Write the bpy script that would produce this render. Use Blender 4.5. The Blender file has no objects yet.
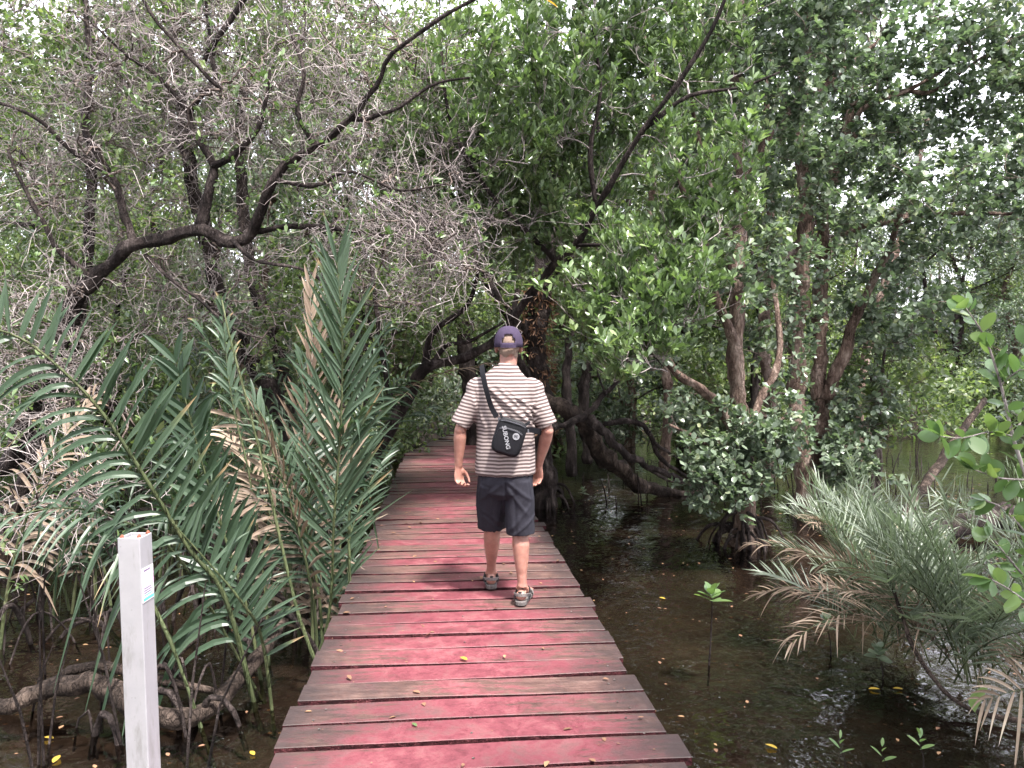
import bpy, bmesh, math, random
import numpy as np
from mathutils import Vector, Matrix, noise as mnoise

PI = math.pi
R = math.radians
scene = bpy.context.scene
COL = scene.collection
random.seed(7)

# ------------------------------------------------------------------ camera
CAM_H, PITCH, FPX = 1.54, R(1.4), 740.0
cam_d = bpy.data.cameras.new("camera")
cam_d.sensor_width = 36.0
cam_d.lens = FPX * 36.0 / 1024.0
cam_d.clip_start = 0.05
cam_d.clip_end = 2000
cam = bpy.data.objects.new("camera", cam_d)
cam.location = (0, 0, CAM_H)
cam.rotation_euler = (PI / 2 - PITCH, 0, 0)
COL.objects.link(cam)
scene.camera = cam

# ------------------------------------------------------------------ sky, sun, exposure
SUN_EL, SUN_AZ = R(62), R(150)      # azimuth measured from +Y towards +X
w = bpy.data.worlds.new("World")
scene.world = w
w.use_nodes = True
nt = w.node_tree
for n in list(nt.nodes):
    nt.nodes.remove(n)
wo = nt.nodes.new("ShaderNodeOutputWorld")
bg = nt.nodes.new("ShaderNodeBackground")
sk = nt.nodes.new("ShaderNodeTexSky")
sk.sky_type = 'NISHITA'
sk.sun_disc = False
sk.sun_elevation = SUN_EL
sk.sun_rotation = SUN_AZ
sk.air_density = 1.0
sk.dust_density = 6.0
sk.ozone_density = 1.0
# thin high overcast: the blue is mostly veiled by bright cloud
mixs = nt.nodes.new("ShaderNodeMix"); mixs.data_type = 'RGBA'
mixs.inputs[0].default_value = 0.75
mixs.inputs[7].default_value = (10.5, 10.4, 11.6, 1)
nt.links.new(sk.outputs[0], mixs.inputs[6])
nt.links.new(mixs.outputs[2], bg.inputs[0])
bg.inputs[1].default_value = 0.135
nt.links.new(bg.outputs[0], wo.inputs[0])

sun_d = bpy.data.lights.new("sun", 'SUN')
sun_d.energy = 4.8
sun_d.angle = R(6)
sun_d.color = (1.0, 0.96, 0.90)
sun = bpy.data.objects.new("sun", sun_d)
COL.objects.link(sun)
sd = Vector((math.sin(SUN_AZ) * math.cos(SUN_EL), math.cos(SUN_AZ) * math.cos(SUN_EL), math.sin(SUN_EL)))
sun.rotation_euler = sd.to_track_quat('Z', 'Y').to_euler()

vs = scene.view_settings
vs.view_transform = 'Standard'
vs.look = 'None'
vs.exposure = 1.84
vs.gamma = 1
vs.use_curve_mapping = False
cy = scene.cycles
cy.max_bounces = 7
cy.diffuse_bounces = 4
cy.glossy_bounces = 3
cy.transmission_bounces = 4
cy.transparent_max_bounces = 8
cy.use_denoising = True
cy.sample_clamp_indirect = 6
cy.use_adaptive_sampling = True
cy.adaptive_threshold = 0.02

# ------------------------------------------------------------------ helpers
cp, sp = math.cos(PITCH), math.sin(PITCH)
def P(px, py, Y):
    """world point seen at photo position (px, py) at distance Y ahead"""
    x = (px - 512) / FPX
    v = (384 - py) / FPX
    dx, dy, dz = x, cp + v * sp, -sp + v * cp
    t = Y / dy
    return np.array([dx * t, Y, CAM_H + dz * t])

WATER = -0.60
def onwater(px, py, h=WATER):
    """point of the horizontal plane at height h seen at (px, py)"""
    x = (px - 512) / FPX
    v = (384 - py) / FPX
    d = np.array([x, cp + v * sp, -sp + v * cp])
    t = (h - CAM_H) / d[2]
    return np.array([0, 0, CAM_H]) + d * t

def rng_(s):
    return np.random.default_rng(s)

def unit(a):
    a = np.asarray(a, float)
    return a / np.maximum(np.linalg.norm(a, axis=-1, keepdims=True), 1e-9)

def link(o, parent=None):
    COL.objects.link(o)
    if parent is not None:
        o.parent = parent
    return o

def tag(o, label=None, cat=None, group=None, kind=None):
    if label: o["label"] = label
    if cat: o["category"] = cat
    if group: o["group"] = group
    if kind: o["kind"] = kind
    return o

def empty(name, loc, label, cat, group=None):
    o = bpy.data.objects.new(name, None)
    o.empty_display_size = 0.1
    o.location = tuple(loc)
    COL.objects.link(o)
    return tag(o, label, cat, group)

class Geo:
    """collects numpy geometry: vertices, polygons, a per-vertex float 'v', a material slot"""
    def __init__(s):
        s.V, s.F, s.A, s.M, s.n = [], [], [], [], 0
    def add(s, V, F, a=0.0, m=0):
        V = np.asarray(V, float).reshape(-1, 3)
        if len(V) == 0: return
        s.V.append(V)
        a = np.broadcast_to(np.asarray(a, float), (len(V),)) if np.ndim(a) < 2 else a
        s.A.append(a)
        if isinstance(F, np.ndarray): F = [F]
        for f in F:
            f = np.asarray(f, int)
            if f.size:
                s.F.append(f + s.n); s.M.append(m)
        s.n += len(V)
        return s
    def mesh(s, name, mats, smooth=True, origin=(0, 0, 0)):
        V = np.concatenate(s.V) - np.asarray(origin, float)
        me = bpy.data.meshes.new(name)
        me.vertices.add(len(V))
        me.vertices.foreach_set("co", V.ravel().astype(np.float32))
        idx = np.concatenate([f.ravel() for f in s.F]).astype(np.int32)
        sizes = np.concatenate([np.full(len(f), f.shape[1]) for f in s.F]).astype(np.int32)
        mi = np.concatenate([np.full(len(f), m) for f, m in zip(s.F, s.M)]).astype(np.int32)
        starts = np.concatenate([[0], np.cumsum(sizes)[:-1]]).astype(np.int32)
        me.loops.add(len(idx)); me.loops.foreach_set("vertex_index", idx)
        me.polygons.add(len(sizes)); me.polygons.foreach_set("loop_start", starts)
        me.polygons.foreach_set("material_index", mi)
        me.polygons.foreach_set("use_smooth", np.full(len(sizes), bool(smooth)))
        at = me.attributes.new("v", 'FLOAT', 'POINT')
        at.data.foreach_set("value", np.concatenate(s.A).astype(np.float32))
        me.update(calc_edges=True)
        for m in (mats if isinstance(mats, (list, tuple)) else [mats]):
            me.materials.append(m)
        return me
    def build(s, name, mats, parent=None, smooth=True, org=None):
        if org is None: org = (0, 0, 0)
        if parent is not None and tuple(org) == (0, 0, 0):
            org = tuple(parent.location)
        o = bpy.data.objects.new(name, s.mesh(name, mats, smooth, org))
        return link(o, parent)

def tubes(L, Rr, k=5, rng=None, cap=False, rough=0.0):
    """L (N,P,3) polylines, Rr (N,P) radii -> vertices, quads"""
    L = np.asarray(L, float); Rr = np.asarray(Rr, float)
    N, Pn, _ = L.shape
    T = np.empty_like(L)
    T[:, 1:-1] = L[:, 2:] - L[:, :-2]
    T[:, 0] = L[:, 1] - L[:, 0]
    T[:, -1] = L[:, -1] - L[:, -2]
    T = unit(T)
    ov = unit(L[:, -1] - L[:, 0])
    ref = np.where(np.abs(ov[:, 2:3]) > 0.8, np.array([[1.0, 0.2, 0]]), np.array([[0.1, 0.1, 1.0]]))
    ref = np.repeat(ref[:, None], Pn, 1)
    A = unit(np.cross(T, ref)); B = np.cross(T, A)
    th = np.arange(k) * 2 * PI / k
    ring = A[:, :, None] * np.cos(th)[None, None, :, None] + B[:, :, None] * np.sin(th)[None, None, :, None]
    rr = Rr[:, :, None, None]
    if rough > 0 and rng is not None:
        rr = rr * (1 + rough * rng.standard_normal((N, Pn, k, 1)))
    V = (L[:, :, None] + ring * rr).reshape(-1, 3)
    i = np.arange(N)[:, None, None] * Pn * k + np.arange(Pn - 1)[None, :, None] * k
    j = np.arange(k)[None, None, :]; j2 = (j + 1) % k
    F = np.stack([i + j, i + j2, i + k + j2, i + k + j], -1).reshape(-1, 4)
    Fs = [F]
    if cap:
        base = np.arange(N)[:, None] * Pn * k
        Fs.append(np.concatenate([base + np.arange(k)[None, ::-1], base + (Pn - 1) * k + np.arange(k)[None]]))
    return V, Fs

def smoothline(pts, rad, step=0.12, rng=None, wob=0.0):
    """Catmull-Rom through pts (with radii), resampled"""
    pts = np.asarray(pts, float); rad = np.asarray(rad, float)
    Pp = np.vstack([2 * pts[0] - pts[1], pts, 2 * pts[-1] - pts[-2]])
    out, ro = [], []
    for i in range(len(pts) - 1):
        p0, p1, p2, p3 = Pp[i:i + 4]
        n = max(1, int(np.linalg.norm(p2 - p1) / step))
        for t in np.arange(n) / n:
            out.append(0.5 * ((2 * p1) + (-p0 + p2) * t + (2 * p0 - 5 * p1 + 4 * p2 - p3) * t * t + (-p0 + 3 * p1 - 3 * p2 + p3) * t ** 3))
            ro.append(rad[i] * (1 - t) + rad[i + 1] * t)
    out.append(pts[-1]); ro.append(rad[-1])
    out = np.array(out); ro = np.array(ro)
    if rng is not None and wob > 0:
        nn = rng.standard_normal(out.shape)
        k = np.array([1, 2, 1]) / 4
        for c in range(3): nn[:, c] = np.convolve(nn[:, c], k, 'same')
        nn[0] = 0
        out = out + nn * wob * ro[:, None]
        ro = ro * (1 + 0.10 * rng.standard_normal(len(ro)))
    return out, ro

def limb(g, pts, rad, k=10, rng=None, step=0.1, wob=0.45, a=0.0, rough=0.05):
    """one thick woody limb into Geo g; returns its nodes"""
    L, r = smoothline(pts, rad, step, rng, wob)
    if max(rad) > .045: k = max(k, 16)
    V, F = tubes(L[None], r[None], k, None, True)
    if k >= 9:
        n = len(L); th = np.arange(k) * 2 * PI / k
        s_ = np.cumsum(np.r_[0, np.linalg.norm(np.diff(L, axis=0), axis=1)])[:, None]
        p_ = rng.random(6) * 6.28
        rg_ = 1 + .07 * np.sin(3 * th[None] + p_[0] + s_ * 1.3) + .05 * np.sin(5 * th[None] + p_[1] - s_ * 2.1) + .04 * np.sin(8 * th[None] + p_[2] + s_ * 3.0)
        nz = rng.standard_normal((n, k)); nz = (nz + np.roll(nz, 1, 0) + np.roll(nz, -1, 0)) / 1.7
        rg_ = rg_ + rough * nz
        Vr = V.reshape(n, k, 3); V = (L[:, None] + (Vr - L[:, None]) * rg_[..., None]).reshape(-1, 3)
    g.add(V, F, a)
    return L, r

def scatter_leaves(pos, dr, size, tmpl, rng, roll=0.6, up=None):
    """pos, dr (N,3), size (N,) leaves from a template (verts (x across, y along, z normal), faces)"""
    TV, TF = tmpl
    N = len(pos)
    d = unit(dr)
    ref = rng.standard_normal((N, 3)) * roll + np.array([0, 0, 1.0])
    s = unit(np.cross(d, ref)); nrm = np.cross(s, d)
    V = (pos[:, None] + size[:, None, None] * (TV[None, :, 0:1] * s[:, None] + TV[None, :, 1:2] * d[:, None] + TV[None, :, 2:3] * nrm[:, None])).reshape(-1, 3)
    F = (np.arange(N)[:, None, None] * len(TV) + TF[None]).reshape(-1, TF.shape[1])
    a = np.repeat(rng.random(N), len(TV))
    return V, F, a

def leaf_tmpl(wd, kind="mid"):
    if kind == "far":
        V = np.array([[0, 0, 0], [-wd, .55, .06], [0, 1, 0], [wd, .55, .06]], float)
        F = np.array([[0, 1, 2], [0, 2, 3]])
    elif kind == "mid":
        V = np.array([[0, 0, 0], [-wd * .8, .35, .05], [wd * .8, .35, .05], [-wd, .7, .06], [wd, .7, .06], [0, 1, -.02], [0, .55, -.02]], float)
        F = np.array([[0, 6, 1], [0, 2, 6], [1, 6, 3], [2, 4, 6], [3, 6, 5], [6, 4, 5]])
    else:   # near: a cupped leaf with a midrib fold and rounded outline
        ys = np.array([0, .12, .3, .5, .7, .87, .97]); ws = np.array([.04, .35, .8, 1, .92, .6, .2]) * wd
        zc = -0.10 * ys ** 2
        V = []
        for y, w_, z in zip(ys, ws, zc):
            V += [[-w_, y, z + w_ * .22], [0, y, z], [w_, y, z + w_ * .22]]
        V.append([0, 1.0, -0.10])
        V = np.array(V); F = []
        for i in range(6):
            b = 3 * i
            for q in (0, 1):
                F += [[b + q, b + q + 1, b + q + 4], [b + q, b + q + 4, b + q + 3]]
        F += [[18, 19, 21], [19, 20, 21]]
        F = np.array(F)
    return V, F

def rosettes(pos, dr, k, spread, size, tmpl, rng, roll=0.5, jit=0.015):
    N = len(pos)
    d = unit(dr)
    a = unit(np.cross(d, rng.standard_normal((N, 3)))); b = np.cross(d, a)
    az = (np.arange(k)[None] * 2.4 + rng.random((N, 1)) * 6.28)
    th = R(spread) * (0.35 + 0.9 * rng.random((N, k)))
    ld = d[:, None] * np.cos(th)[..., None] + np.sin(th)[..., None] * (a[:, None] * np.cos(az)[..., None] + b[:, None] * np.sin(az)[..., None])
    p = pos[:, None] + rng.standard_normal((N, k, 3)) * jit - d[:, None] * (rng.random((N, k, 1)) * 0.04)
    sz = size * (0.6 + 0.6 * rng.random((N, k)))
    keep = rng.random((N, k)) < 0.86
    return scatter_leaves(p[keep], ld[keep], sz[keep], tmpl, rng, roll)

def ell(c, r, n, rng):
    """n random points in an ellipsoid, a bit hollow"""
    v = unit(rng.standard_normal((n, 3))) * (rng.random((n, 1)) ** 0.42)
    return np.asarray(c) + v * np.asarray(r)

def colonize(nodes, nrad, targets, rng, r_end=0.004, pts=6, rmax=0.03, sag=0.10, crook=0.04):
    """join each target to the growing skeleton -> lines (N,pts,3), radii (N,pts)"""
    nodes = np.asarray(nodes); nrad = np.asarray(nrad)
    tg = np.asarray(targets)
    d0 = np.min(np.linalg.norm(tg[:, None] - nodes[None, ::2], axis=2), axis=1)
    tg = tg[np.argsort(d0)]
    cap_ = len(nodes) + len(tg) * (pts - 1)
    NB = np.empty((cap_, 3)); RB = np.empty(cap_); DB = np.zeros((cap_, 3))
    NB[:len(nodes)] = nodes; RB[:len(nodes)] = nrad; n = len(nodes)
    Ls, Rs = [], []
    t = np.linspace(0, 1, pts)[:, None]
    for q in tg:
        dv = q - NB[:n]
        dist = np.linalg.norm(dv, axis=1)
        cost = dist + 0.5 * np.maximum(0, -dv[:, 2])
        cost = cost * (1 + 0.25 * rng.random()) + 0.3 * (RB[:n] < r_end * 1.1)
        i = int(np.argmin(cost)); p = NB[i]
        D = dist[i]
        if D < 1e-3: continue
        base = DB[i] if np.any(DB[i]) else unit(dv[i] + np.array([0, 0, 0.6 * D]))
        mid = p + base * D * 0.45 + rng.standard_normal(3) * crook * D
        L = (1 - t) ** 2 * p + 2 * t * (1 - t) * mid + t * t * q
        L[1:-1] += rng.standard_normal((pts - 2, 3)) * crook * 0.5 * D
        r0 = min(RB[i] * 0.75, rmax, r_end + 0.011 * D)
        r = np.linspace(max(r0, r_end), r_end, pts)
        Ls.append(L); Rs.append(r)
        dd = unit(np.gradient(L, axis=0))
        NB[n:n + pts - 1] = L[1:]; RB[n:n + pts - 1] = r[1:]; DB[n:n + pts - 1] = dd[1:]
        n += pts - 1
    return np.array(Ls), np.array(Rs)

def twiglets(L, K, length, rng, r0=0.003, pts=4, upb=0.3, out=0.9, crook=0.12, tmin=0.35):
    """K twiglets off each polyline of L -> (N*K,pts,3), radii"""
    N, Pn, _ = L.shape
    t = tmin + (1 - tmin) * rng.random((N, K)); t[:, 0] = 1
    f = t * (Pn - 1); i = np.minimum(f.astype(int), Pn - 2); fr = (f - i)[..., None]
    ar = np.arange(N)[:, None]
    p = L[ar, i] * (1 - fr) + L[ar, i + 1] * fr
    d = unit(L[ar, i + 1] - L[ar, i])
    dd = unit(d * 0.8 + rng.standard_normal((N, K, 3)) * out * 0.6 + np.array([0, 0, upb]))
    ln = length * (0.5 + rng.random((N, K)))
    s = np.linspace(0, 1, pts)
    bend = rng.standard_normal((N, K, 3)) * 0.25 + np.array([0, 0, upb * 0.5])
    Q = p[:, :, None] + ln[..., None, None] * (s[None, None, :, None] * dd[:, :, None] + (s ** 2)[None, None, :, None] * bend[:, :, None])
    Q[:, :, 1:] += rng.standard_normal((N, K, pts - 1, 3)) * crook * (length / pts)
    Q = Q.reshape(-1, pts, 3)
    Rr = np.broadcast_to(np.linspace(r0, r0 * 0.5, pts), (len(Q), pts))
    return Q, Rr

# ------------------------------------------------------------------ materials
def newmat(name):
    m = bpy.data.materials.new(name); m.use_nodes = True
    t = m.node_tree
    for n in list(t.nodes): t.nodes.remove(n)
    out = t.nodes.new("ShaderNodeOutputMaterial")
    return m, t, out
def nd(t, typ, **kw):
    n = t.nodes.new(typ)
    for k_, v_ in kw.items():
        if k_.startswith("i_"):
            key = k_[2:].replace("_", " ")
            n.inputs[key].default_value = v_
        else:
            setattr(n, k_, v_)
    return n
def lk(t, a, b): t.links.new(a, b)
def ramp(t, fac, stops, interp='LINEAR'):
    r = nd(t, "ShaderNodeValToRGB")
    r.color_ramp.interpolation = interp
    e = r.color_ramp.elements
    while len(e) < len(stops): e.new(0.5)
    for x, (pos, c) in zip(e, stops):
        x.position = pos
        x.color = (c, c, c, 1) if not isinstance(c, (tuple, list)) else (*c, 1)
    lk(t, fac, r.inputs[0])
    return r
def noise_n(t, scale, detail=4, rough=0.55, vec=None, dist=0.0):
    n = nd(t, "ShaderNodeTexNoise")
    n.inputs["Scale"].default_value = scale
    n.inputs["Detail"].default_value = detail
    n.inputs["Roughness"].default_value = rough
    n.inputs["Distortion"].default_value = dist
    if vec is not None: lk(t, vec, n.inputs["Vector"])
    return n
def mixc(t, fac, a, b, mode='MIX'):
    n = nd(t, "ShaderNodeMix", data_type='RGBA', blend_type=mode)
    for s_, v_ in ((0, fac), (6, a), (7, b)):
        if isinstance(v_, (int, float)): n.inputs[s_].default_value = v_
        elif isinstance(v_, tuple): n.inputs[s_].default_value = (*v_, 1)
        else: lk(t, v_, n.inputs[s_])
    return n.outputs[2]
def math_n(t, op, a, b=None, c=None):
    n = nd(t, "ShaderNodeMath", operation=op)
    for s_, v_ in enumerate((a, b, c)):
        if v_ is None: continue
        if isinstance(v_, (int, float)): n.inputs[s_].default_value = v_
        else: lk(t, v_, n.inputs[s_])
    return n.outputs[0]
def bump_n(t, h, strength, dist=0.02):
    b = nd(t, "ShaderNodeBump"); b.inputs["Strength"].default_value = strength
    b.inputs["Distance"].default_value = dist
    lk(t, h, b.inputs["Height"])
    return b.outputs[0]

def bark_mat(name, c1, c2, c3, scale=9, stretch=0.35, rough=0.85):
    m, t, out = newmat(name)
    tc = nd(t, "ShaderNodeTexCoord")
    mp = nd(t, "ShaderNodeMapping"); mp.inputs["Scale"].default_value = (1, 1, stretch)
    lk(t, tc.outputs["Object"], mp.inputs[0])
    n1 = noise_n(t, scale, 6, 0.65, mp.outputs[0])
    n2 = noise_n(t, scale * 4.5, 4, 0.6, mp.outputs[0])
    vr = nd(t, "ShaderNodeTexVoronoi", feature='DISTANCE_TO_EDGE'); vr.inputs["Scale"].default_value = scale * 4.5
    wv = nd(t, "ShaderNodeMix", data_type='VECTOR'); wv.inputs[0].default_value = .12
    lk(t, mp.outputs[0], wv.inputs[4]); lk(t, n1.outputs["Color"], wv.inputs[5]); lk(t, wv.outputs[1], vr.inputs["Vector"])
    crk = ramp(t, vr.outputs[0], [(0.0, 0.0), (0.12, 1.0)])
    r = ramp(t, n1.outputs[0], [(0.32, c1), (0.5, c2), (0.68, c3)])
    col = mixc(t, 0.35, r.outputs[0], n2.outputs[0], 'OVERLAY')
    b = nd(t, "ShaderNodeBsdfPrincipled"); b.inputs["Roughness"].default_value = rough
    b.inputs["Specular IOR Level"].default_value = 0.12
    lk(t, col, b.inputs["Base Color"])
    hh = math_n(t, 'ADD', n1.outputs[0], math_n(t, 'MULTIPLY', n2.outputs[0], 0.7))
    hh = math_n(t, 'ADD', hh, math_n(t, 'MULTIPLY', crk.outputs[0], 0.35))
    lk(t, bump_n(t, hh, 1.0, 0.035), b.inputs["Normal"])
    lk(t, b.outputs[0], out.inputs[0])
    return m

def leaf_mat(name, stops, trans, rough=0.42, tf=0.35, spec=0.45):
    """stops: colour by per-leaf random; trans: colour multiplier of the light let through"""
    m, t, out = newmat(name)
    at = nd(t, "ShaderNodeAttribute", attribute_name="v")
    tc = nd(t, "ShaderNodeTexCoord")
    n1 = noise_n(t, 1.3, 2, 0.5, tc.outputs["Object"])
    f = math_n(t, 'ADD', math_n(t, 'MULTIPLY', at.outputs["Fac"], 0.8), math_n(t, 'MULTIPLY', math_n(t, 'SUBTRACT', n1.outputs[0], 0.4), 0.8))
    r = ramp(t, f, stops)
    b = nd(t, "ShaderNodeBsdfPrincipled"); b.inputs["Roughness"].default_value = rough
    b.inputs["Specular IOR Level"].default_value = spec
    lk(t, r.outputs[0], b.inputs["Base Color"])
    tr = nd(t, "ShaderNodeBsdfTranslucent")
    tcx = mixc(t, 1.0, r.outputs[0], trans, 'MULTIPLY')
    lk(t, tcx, tr.inputs[0])
    mx = nd(t, "ShaderNodeMixShader"); mx.inputs[0].default_value = tf
    lk(t, b.outputs[0], mx.inputs[1]); lk(t, tr.outputs[0], mx.inputs[2])
    lk(t, mx.outputs[0], out.inputs[0])
    return m

M = {}
M['bark_dark'] = bark_mat("bark_dark", (.010, .008, .008), (.028, .021, .020), (.085, .068, .064))
M['bark_red'] = bark_mat("bark_reddish", (.045, .030, .025), (.125, .086, .070), (.30, .235, .20), 7)
M['bark_grey'] = bark_mat("bark_grey", (.035, .028, .025), (.085, .067, .06), (.20, .17, .155), 8)
M['bark_log'] = bark_mat("bark_log", (.012, .009, .008), (.034, .025, .021), (.11, .082, .068), 6)
M['twig'] = bark_mat("twig_grey", (.10, .08, .078), (.25, .215, .21), (.46, .41, .40), 3)
M['twig_brown'] = bark_mat("twig_brown", (.06, .045, .04), (.13, .10, .088), (.22, .18, .16), 5)
M['leaf_bright'] = leaf_mat("leaf_bright", [(0.0, (.042, .066, .030)), (0.35, (.075, .115, .048)), (0.75, (.125, .18, .078)), (0.97, (.21, .26, .12))], (1.3, 1.5, 0.8), 0.30, .28, .6)
M['leaf_broad'] = leaf_mat("leaf_broad", [(0.0, (.052, .070, .050)), (0.4, (.10, .132, .092)), (0.8, (.17, .21, .15)), (0.98, (.25, .27, .15))], (1.2, 1.5, 0.8), 0.30, 0.28, .6)
M['leaf_far'] = leaf_mat("leaf_far", [(0.0, (.042, .062, .032)), (0.35, (.075, .108, .050)), (0.7, (.12, .16, .075)), (0.95, (.21, .24, .11))], (1.5, 1.7, .8), 0.38, 0.42, .55)
M['leaf_shrub'] = leaf_mat("leaf_shrub", [(0.0, (.06, .11, .04)), (0.5, (.10, .17, .07)), (0.9, (.17, .24, .09)), (1.0, (.30, .26, .08))], (1.5, 1.6, .8), 0.33, 0.35, 0.55)
M['leaf_yellow'] = leaf_mat("leaf_yellow", [(0.0, (.26, .16, .025)), (0.5, (.36, .25, .04)), (1.0, (.40, .20, .04))], (1.3, 1.2, .6), 0.5)
M['leaf_brown'] = leaf_mat("leaf_brown", [(0.0, (.10, .055, .03)), (0.5, (.19, .10, .06)), (1.0, (.32, .20, .10))], (1.2, 1.1, .8), 0.7, 0.15)
M['palm'] = leaf_mat("palm_leaflet", [(0.0, (.020, .038, .022)), (0.4, (.036, .060, .036)), (0.75, (.062, .092, .060)), (0.9, (.10, .12, .065)), (1.0, (.24, .17, .10))], (1.2, 1.6, .7), 0.40, 0.22, 0.38)
M['palm_grey'] = leaf_mat("palm_leaflet_grey", [(0.0, (.085, .105, .078)), (0.4, (.135, .162, .12)), (0.8, (.21, .24, .185)), (0.92, (.26, .27, .20)), (1.0, (.34, .29, .21))], (1.2, 1.5, .8), 0.38, 0.25, 0.5)
M['palm_dry'] = leaf_mat("palm_dry", [(0.0, (.085, .062, .045)), (0.4, (.18, .132, .098)), (0.8, (.30, .24, .185)), (1.0, (.40, .34, .27))], (1.1, 1.0, .8), 0.6, 0.2, 0.3)
M['palm_stem'] = bark_mat("palm_stem", (.03, .038, .02), (.055, .068, .032), (.10, .105, .055), 4, 0.15, 0.5)
# ------------------------------------------------------------------ ground and water
def smst(a, b, x):
    t = np.clip((x - a) / (b - a), 0, 1); return t * t * (3 - 2 * t)
def ground_h(x, y):
    x = np.asarray(x, float); y = np.asarray(y, float)
    h = -0.80 + 0.05 * np.sin(x * 1.7 + y * .6) * np.sin(y * 1.3 - x * .5) + 0.03 * np.sin(x * 4.1 - 1) * np.sin(y * 3.7 + x)
    left = smst(-1.6, -3.5, x)
    h = h + left * (0.05 + 0.10 * np.sin(x * 2.3 + 1) * np.sin(y * 1.9) + 0.12 * smst(6, 10, y))
    h = h + smst(15, 20, y) * smst(2.5, -1.0, x) * 0.45
    edge = 22.5 + 1.2 * np.sin(x * .45) + 0.5 * np.sin(x * 1.3)
    h = h + smst(0, 3.5, y - edge) * smst(-1, 3, x) * 1.0
    h = h + smst(10.5, 13, x) * smst(3, 6, y) * smst(20, 14, y) * 0.5
    h = h + smst(28, 45, y) * 0.4
    return h
gn = 260
tt = np.linspace(-1, 1, gn)
gx = np.sign(tt) * (np.abs(tt) ** 2.6) * 400 + tt * 6
gy = np.sign(tt) * (np.abs(tt) ** 2.6) * 400 + tt * 6 + 8
GX, GY = np.meshgrid(gx, gy)
GZ = ground_h(GX, GY)
nr = np.array([mnoise.noise(Vector((a * 2.5, b * 2.5, 0))) for a, b in zip(GX.ravel(), GY.ravel())]).reshape(GX.shape)
GZ = GZ + 0.035 * nr
V = np.stack([GX, GY, GZ], -1).reshape(-1, 3)
ii = (np.arange(gn - 1)[:, None] * gn + np.arange(gn - 1)[None]).ravel()
F = np.stack([ii, ii + 1, ii + gn + 1, ii + gn], -1)

m, t, out = newmat("mud")
tc = nd(t, "ShaderNodeTexCoord")
n1 = noise_n(t, 1.1, 6, 0.65, tc.outputs["Object"])
n2 = noise_n(t, 16, 5, 0.7, tc.outputs["Object"])
vo = nd(t, "ShaderNodeTexVoronoi"); vo.inputs["Scale"].default_value = 13
vo.inputs["Randomness"].default_value = 1
mpv = nd(t, "ShaderNodeMapping"); mpv.inputs["Scale"].default_value = (1, 1.5, 0.2)
lk(t, tc.outputs["Object"], mpv.inputs[0]); lk(t, mpv.outputs[0], vo.inputs["Vector"])
r1 = ramp(t, n1.outputs[0], [(0.3, (.018, .014, .013)), (0.55, (.040, .031, .026)), (0.75, (.080, .062, .052))])
lf = ramp(t, vo.outputs["Distance"], [(0.17, 1.0), (0.24, 0.0)])
sel = nd(t, "ShaderNodeSeparateColor"); lk(t, vo.outputs["Color"], sel.inputs[0])
selr = ramp(t, sel.outputs[0], [(0.62, 0.0), (0.66, 1.0)])
leafc = ramp(t, sel.outputs[1], [(0.0, (.03, .018, .012)), (0.5, (.09, .05, .03)), (1.0, (.17, .11, .065))])
c = mixc(t, math_n(t, 'MULTIPLY', lf.outputs[0], selr.outputs[0]), mixc(t, 0.6, r1.outputs[0], n2.outputs[0], 'OVERLAY'), leafc.outputs[0])
b = nd(t, "ShaderNodeBsdfPrincipled"); b.inputs["Roughness"].default_value = 0.9; b.inputs["Specular IOR Level"].default_value = 0.12
lk(t, c, b.inputs["Base Color"])
lk(t, bump_n(t, math_n(t, 'ADD', n1.outputs[0], math_n(t, 'MULTIPLY', n2.outputs[0], 0.6)), 0.7, 0.06), b.inputs["Normal"])
lk(t, b.outputs[0], out.inputs[0])
M['mud'] = m
g = Geo(); g.add(V, F)
tag(g.build("ground", m), kind="structure")

m, t, out = newmat("water")
tc = nd(t, "ShaderNodeTexCoord")
mp = nd(t, "ShaderNodeMapping"); mp.inputs["Scale"].default_value = (1, 1, 1)
lk(t, tc.outputs["Object"], mp.inputs[0])
n1 = noise_n(t, 2.2, 2, 0.5, mp.outputs[0], 0.5)
n2 = noise_n(t, 12.0, 1, 0.5, mp.outputs[0], 0.5)
hh = math_n(t, 'ADD', n1.outputs[0], math_n(t, 'MULTIPLY', n2.outputs[0], 0.20))
nrm = bump_n(t, hh, 0.62, 0.05)
gl = nd(t, "ShaderNodeBsdfGlossy"); gl.inputs["Roughness"].default_value = 0.0
gl.inputs[0].default_value = (1, 1, 1, 1)
lk(t, nrm, gl.inputs["Normal"])
tp = nd(t, "ShaderNodeBsdfTransparent"); tp.inputs[0].default_value = (.47, .42, .37, 1)
fr = nd(t, "ShaderNodeFresnel"); fr.inputs[0].default_value = 1.52
lk(t, nrm, fr.inputs["Normal"])
mx = nd(t, "ShaderNodeMixShader")
lk(t, fr.outputs[0], mx.inputs[0]); lk(t, tp.outputs[0], mx.inputs[1]); lk(t, gl.outputs[0], mx.inputs[2])
lk(t, mx.outputs[0], out.inputs[0])
g = Geo(); S = 380
g.add([[-S, -S, WATER], [S, -S, WATER], [S, S, WATER], [-S, S, WATER]], np.array([[0, 1, 2, 3]]))
tag(g.build("water", m), kind="structure")

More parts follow.
